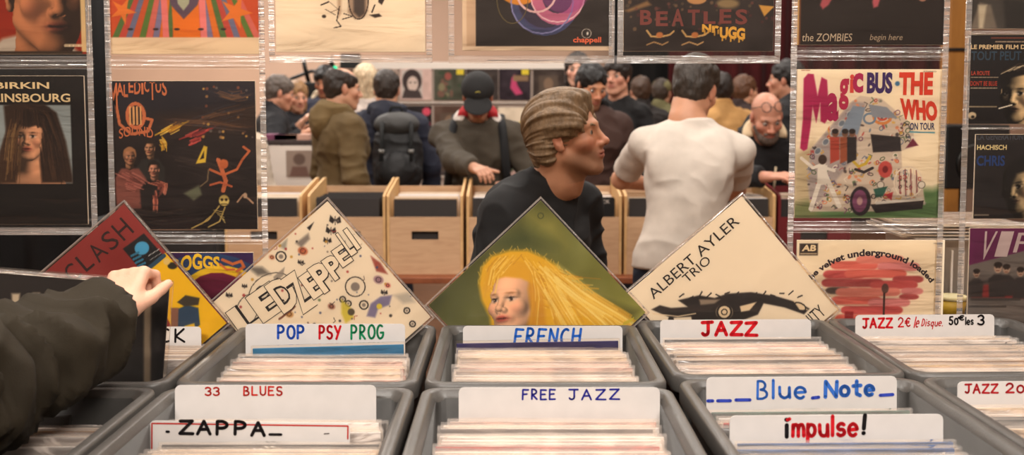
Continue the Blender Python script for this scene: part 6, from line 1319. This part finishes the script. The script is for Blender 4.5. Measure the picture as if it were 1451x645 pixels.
for x, y, c_, nm, k in FAR:
    r = (x, y, x + 45, y + 45); a = A(r, c_, 48); a.noise(6, 14, x)
    if k == 1: a.poly([(x + 2, y + 2), (x + 32, y + 2), (x + 32, y + 43), (x + 2, y + 43)], (200, 186, 176)); a.ell(x + 17, y + 18, 14, 17, (60, 48, 46)); a.ell(x + 18, y + 22, 8, 11, (214, 190, 176)); a.poly([(x + 2, y + 43), (x + 6, y + 30), (x + 28, y + 32), (x + 32, y + 43)], (70, 58, 56)); [a.ell(x + 18 + s * 3.5, y + 20, 1.6, 1, (50, 40, 40)) for s in (-1, 1)]
    if k == 2:
        for q_ in range(14): a.ell(x + rng.uniform(4, 41), y + rng.uniform(4, 41), rng.uniform(2, 6), rng.uniform(2, 6), rng.choice([(116, 84, 70), (60, 70, 50), (130, 120, 90), (150, 80, 70)]))
    if k == 3: a.poly([(x + 8, y + 10), (x + 36, y + 10), (x + 36, y + 40), (x + 8, y + 40)], (96, 80, 68), 2, .8); a.ell(x + 22, y + 22, 7, 9, (130, 104, 84))
    if k == 4: a.poly([(x + 18, y + 14), (x + 22, y + 8), (x + 26, y + 24), (x + 34, y + 36), (x + 24, y + 38), (x + 16, y + 28)], (196, 70, 110)); a.poly([(x + 20, y + 10), (x + 42, y + 10), (x + 42, y + 18), (x + 20, y + 18)], (140, 110, 80))
    if k == 5: a.line(arc(x + 19, y + 22, 15, 11, 200, 340), 3.4, (220, 206, 190)); a.dash(x + 8, x + 30, y + 30, 2, (200, 180, 160)); a.ell(x + 38, y + 8, 6, None, (214, 80, 100)); a.ell(x + 38, y + 26, 5, None, (214, 80, 100))
    c = P(x + 22.5, y + 45, YD); o = link('record_sleeve', sleeve_mesh(c_, s=.305), None, (c.x, YD - .004, c.z + .0015)); tag(o, f'{nm} sleeve small and far away on the white display board', 'record'); a.build(o, .303, .303, M['print'], -.0024, z0=.001)
    if k in (2, 4, 6) : box_obj('price_sticker', (.10 if k != 6 else .09, -.004, .27 if k != 6 else .13), (.07, .001, .07 if k == 6 else .05), mat('yellow_sticker', (222, 196, 40), .5), o)
# ================================================================== far tables and gear on the left of the hall
x0, x1 = P(380, 200, 6.7).x, P(520, 200, 6.7).x; zt = P(0, 199, 6.7).z
t = empty('display_counter', ((x0 + x1) / 2, 6.85, 0)); tag(t, 'white draped display counter where the black jacketed man bends over', 'counter'); w = x1 - x0
box_obj('counter_top', (0, 0, zt - .015), (w, .32, .03), mat('dark_top', (60, 48, 46), .6), t, .004); box_obj('cloth_front', (0, -.15, zt / 2 - .02), (w - .02, .02, zt - .03), M['white'], t)
for s in (-1, 1): box_obj('cloth_side', (s * (w / 2 - .01), 0, zt / 2 - .02), (.02, .28, zt - .03), M['white'], t)
for k, (px_, c_, nm) in enumerate(((393, (120, 60, 90), 'purple'), (408, (226, 206, 190), 'white'), (424, (206, 160, 140), 'pink'))):
    c = P(px_, 197, 6.8); bm = bmesh.new(); add_box(bm, (0, 0, .02), (.16, .18, .04), .003); o = link('record_box', mesh_bm('record_box', bm, mat('small_box', c_, .6)), None, (c.x, 6.82, zt)); tag(o, f'flat {nm} box lying on the white display counter', 'box')
c = P(424, 232, 6.68); o = link('picture_sheet', sleeve_mesh((150, 130, 118), s=.18), None, (c.x, 6.686, c.z - .09)); tag(o, 'greyish picture sheet hanging on the front of the white counter', 'poster'); a = A((411, 214, 437, 250), (160, 140, 126), 40); a.ell(424, 226, 6, 8, (110, 90, 80)); a.poly([(414, 250), (417, 236), (431, 236), (434, 250)], (120, 90, 80)); a.build(o, .178, .178, M['print'], -.0024, z0=.001)
YG = 9.7; t = empty('lighting_stand', (P(455, 100, YG).x, YG, 0)); tag(t, 'thin black lighting stand with angled arms above the far tables', 'stand'); o0 = vn(t.location.x, YG, 0)
LP_ = lambda px_, py_: tuple(np.array(P(px_, py_, YG)) - o0)
tube_part('pole', [(0, 0, .02), LP_(455, 101)], .02, M['blackp'], t); tube_part('bar', [LP_(402, 122), LP_(412, 112), LP_(440, 101), LP_(516, 101)], .018, M['blackp'], t); tube_part('arm', [LP_(430, 84), LP_(432, 96), LP_(438, 118)], .022, M['blackp'], t); box_obj('base', (0, 0, .015), (.4, .4, .03), M['blackp'], t, .006)
t = empty('monitor', tuple(P(496, 96, YG))); tag(t, 'black screen standing on the lighting stand bar', 'screen')
bm = bmesh.new(); add_prism(bm, [(-.095, .0), (.115, .0), (.10, .135), (-.085, .135)], -.03, .03); link('casing', mesh_bm('casing', bm, M['blackp']), t); box_obj('tray', (.01, 0, -.004), (.26, .12, .012), M['metal'], t, .003)
t = empty('green_lamp', tuple(P(470, 96, YG - .12))); tag(t, 'cluster of glowing green bulbs under a small black cone', 'lamp')
mg_, nt, out = new_mat('green_glow'); e = nt.nodes.new('ShaderNodeEmission'); e.inputs[0].default_value = (*lin((40, 220, 150)), 1); e.inputs[1].default_value = 2.2; nt.links.new(e.outputs[0], out.inputs[0])
for x_, z_ in ((-.022, 0), (.03, .002), (.004, -.03), (.03, -.06)):
    bm = bmesh.new(); bmesh.ops.create_uvsphere(bm, u_segments=16, v_segments=10, radius=.026); o = link('bulb', mesh_bm('bulb', bm, mg_, True), t, (x_, 0, z_ - .01))
bm = bmesh.new(); add_tube(bm, [(0, 0, .015), (0, 0, .10)], [.034, .006], 16); link('shade', mesh_bm('shade', bm, M['blackp'], True), t); tube_part('cord', [(0, 0, .09), (0, .03, .12), (0, .07, .125)], .005, M['blackp'], t)
c = P(434, 130, 9.15); t = empty('loudspeaker', (c.x, 9.15, 0)); tag(t, 'tall black loudspeaker behind the long haired woman in the hall', 'speaker'); zt = P(0, 117, 9.15).z; box_obj('cabinet', (0, 0, zt / 2 + .02), (.26, .3, zt - .04), M['blackp'], t, .012); box_obj('grille', (0, -.155, zt / 2 + .1), (.22, .012, zt * .6), M['black'], t, .004)
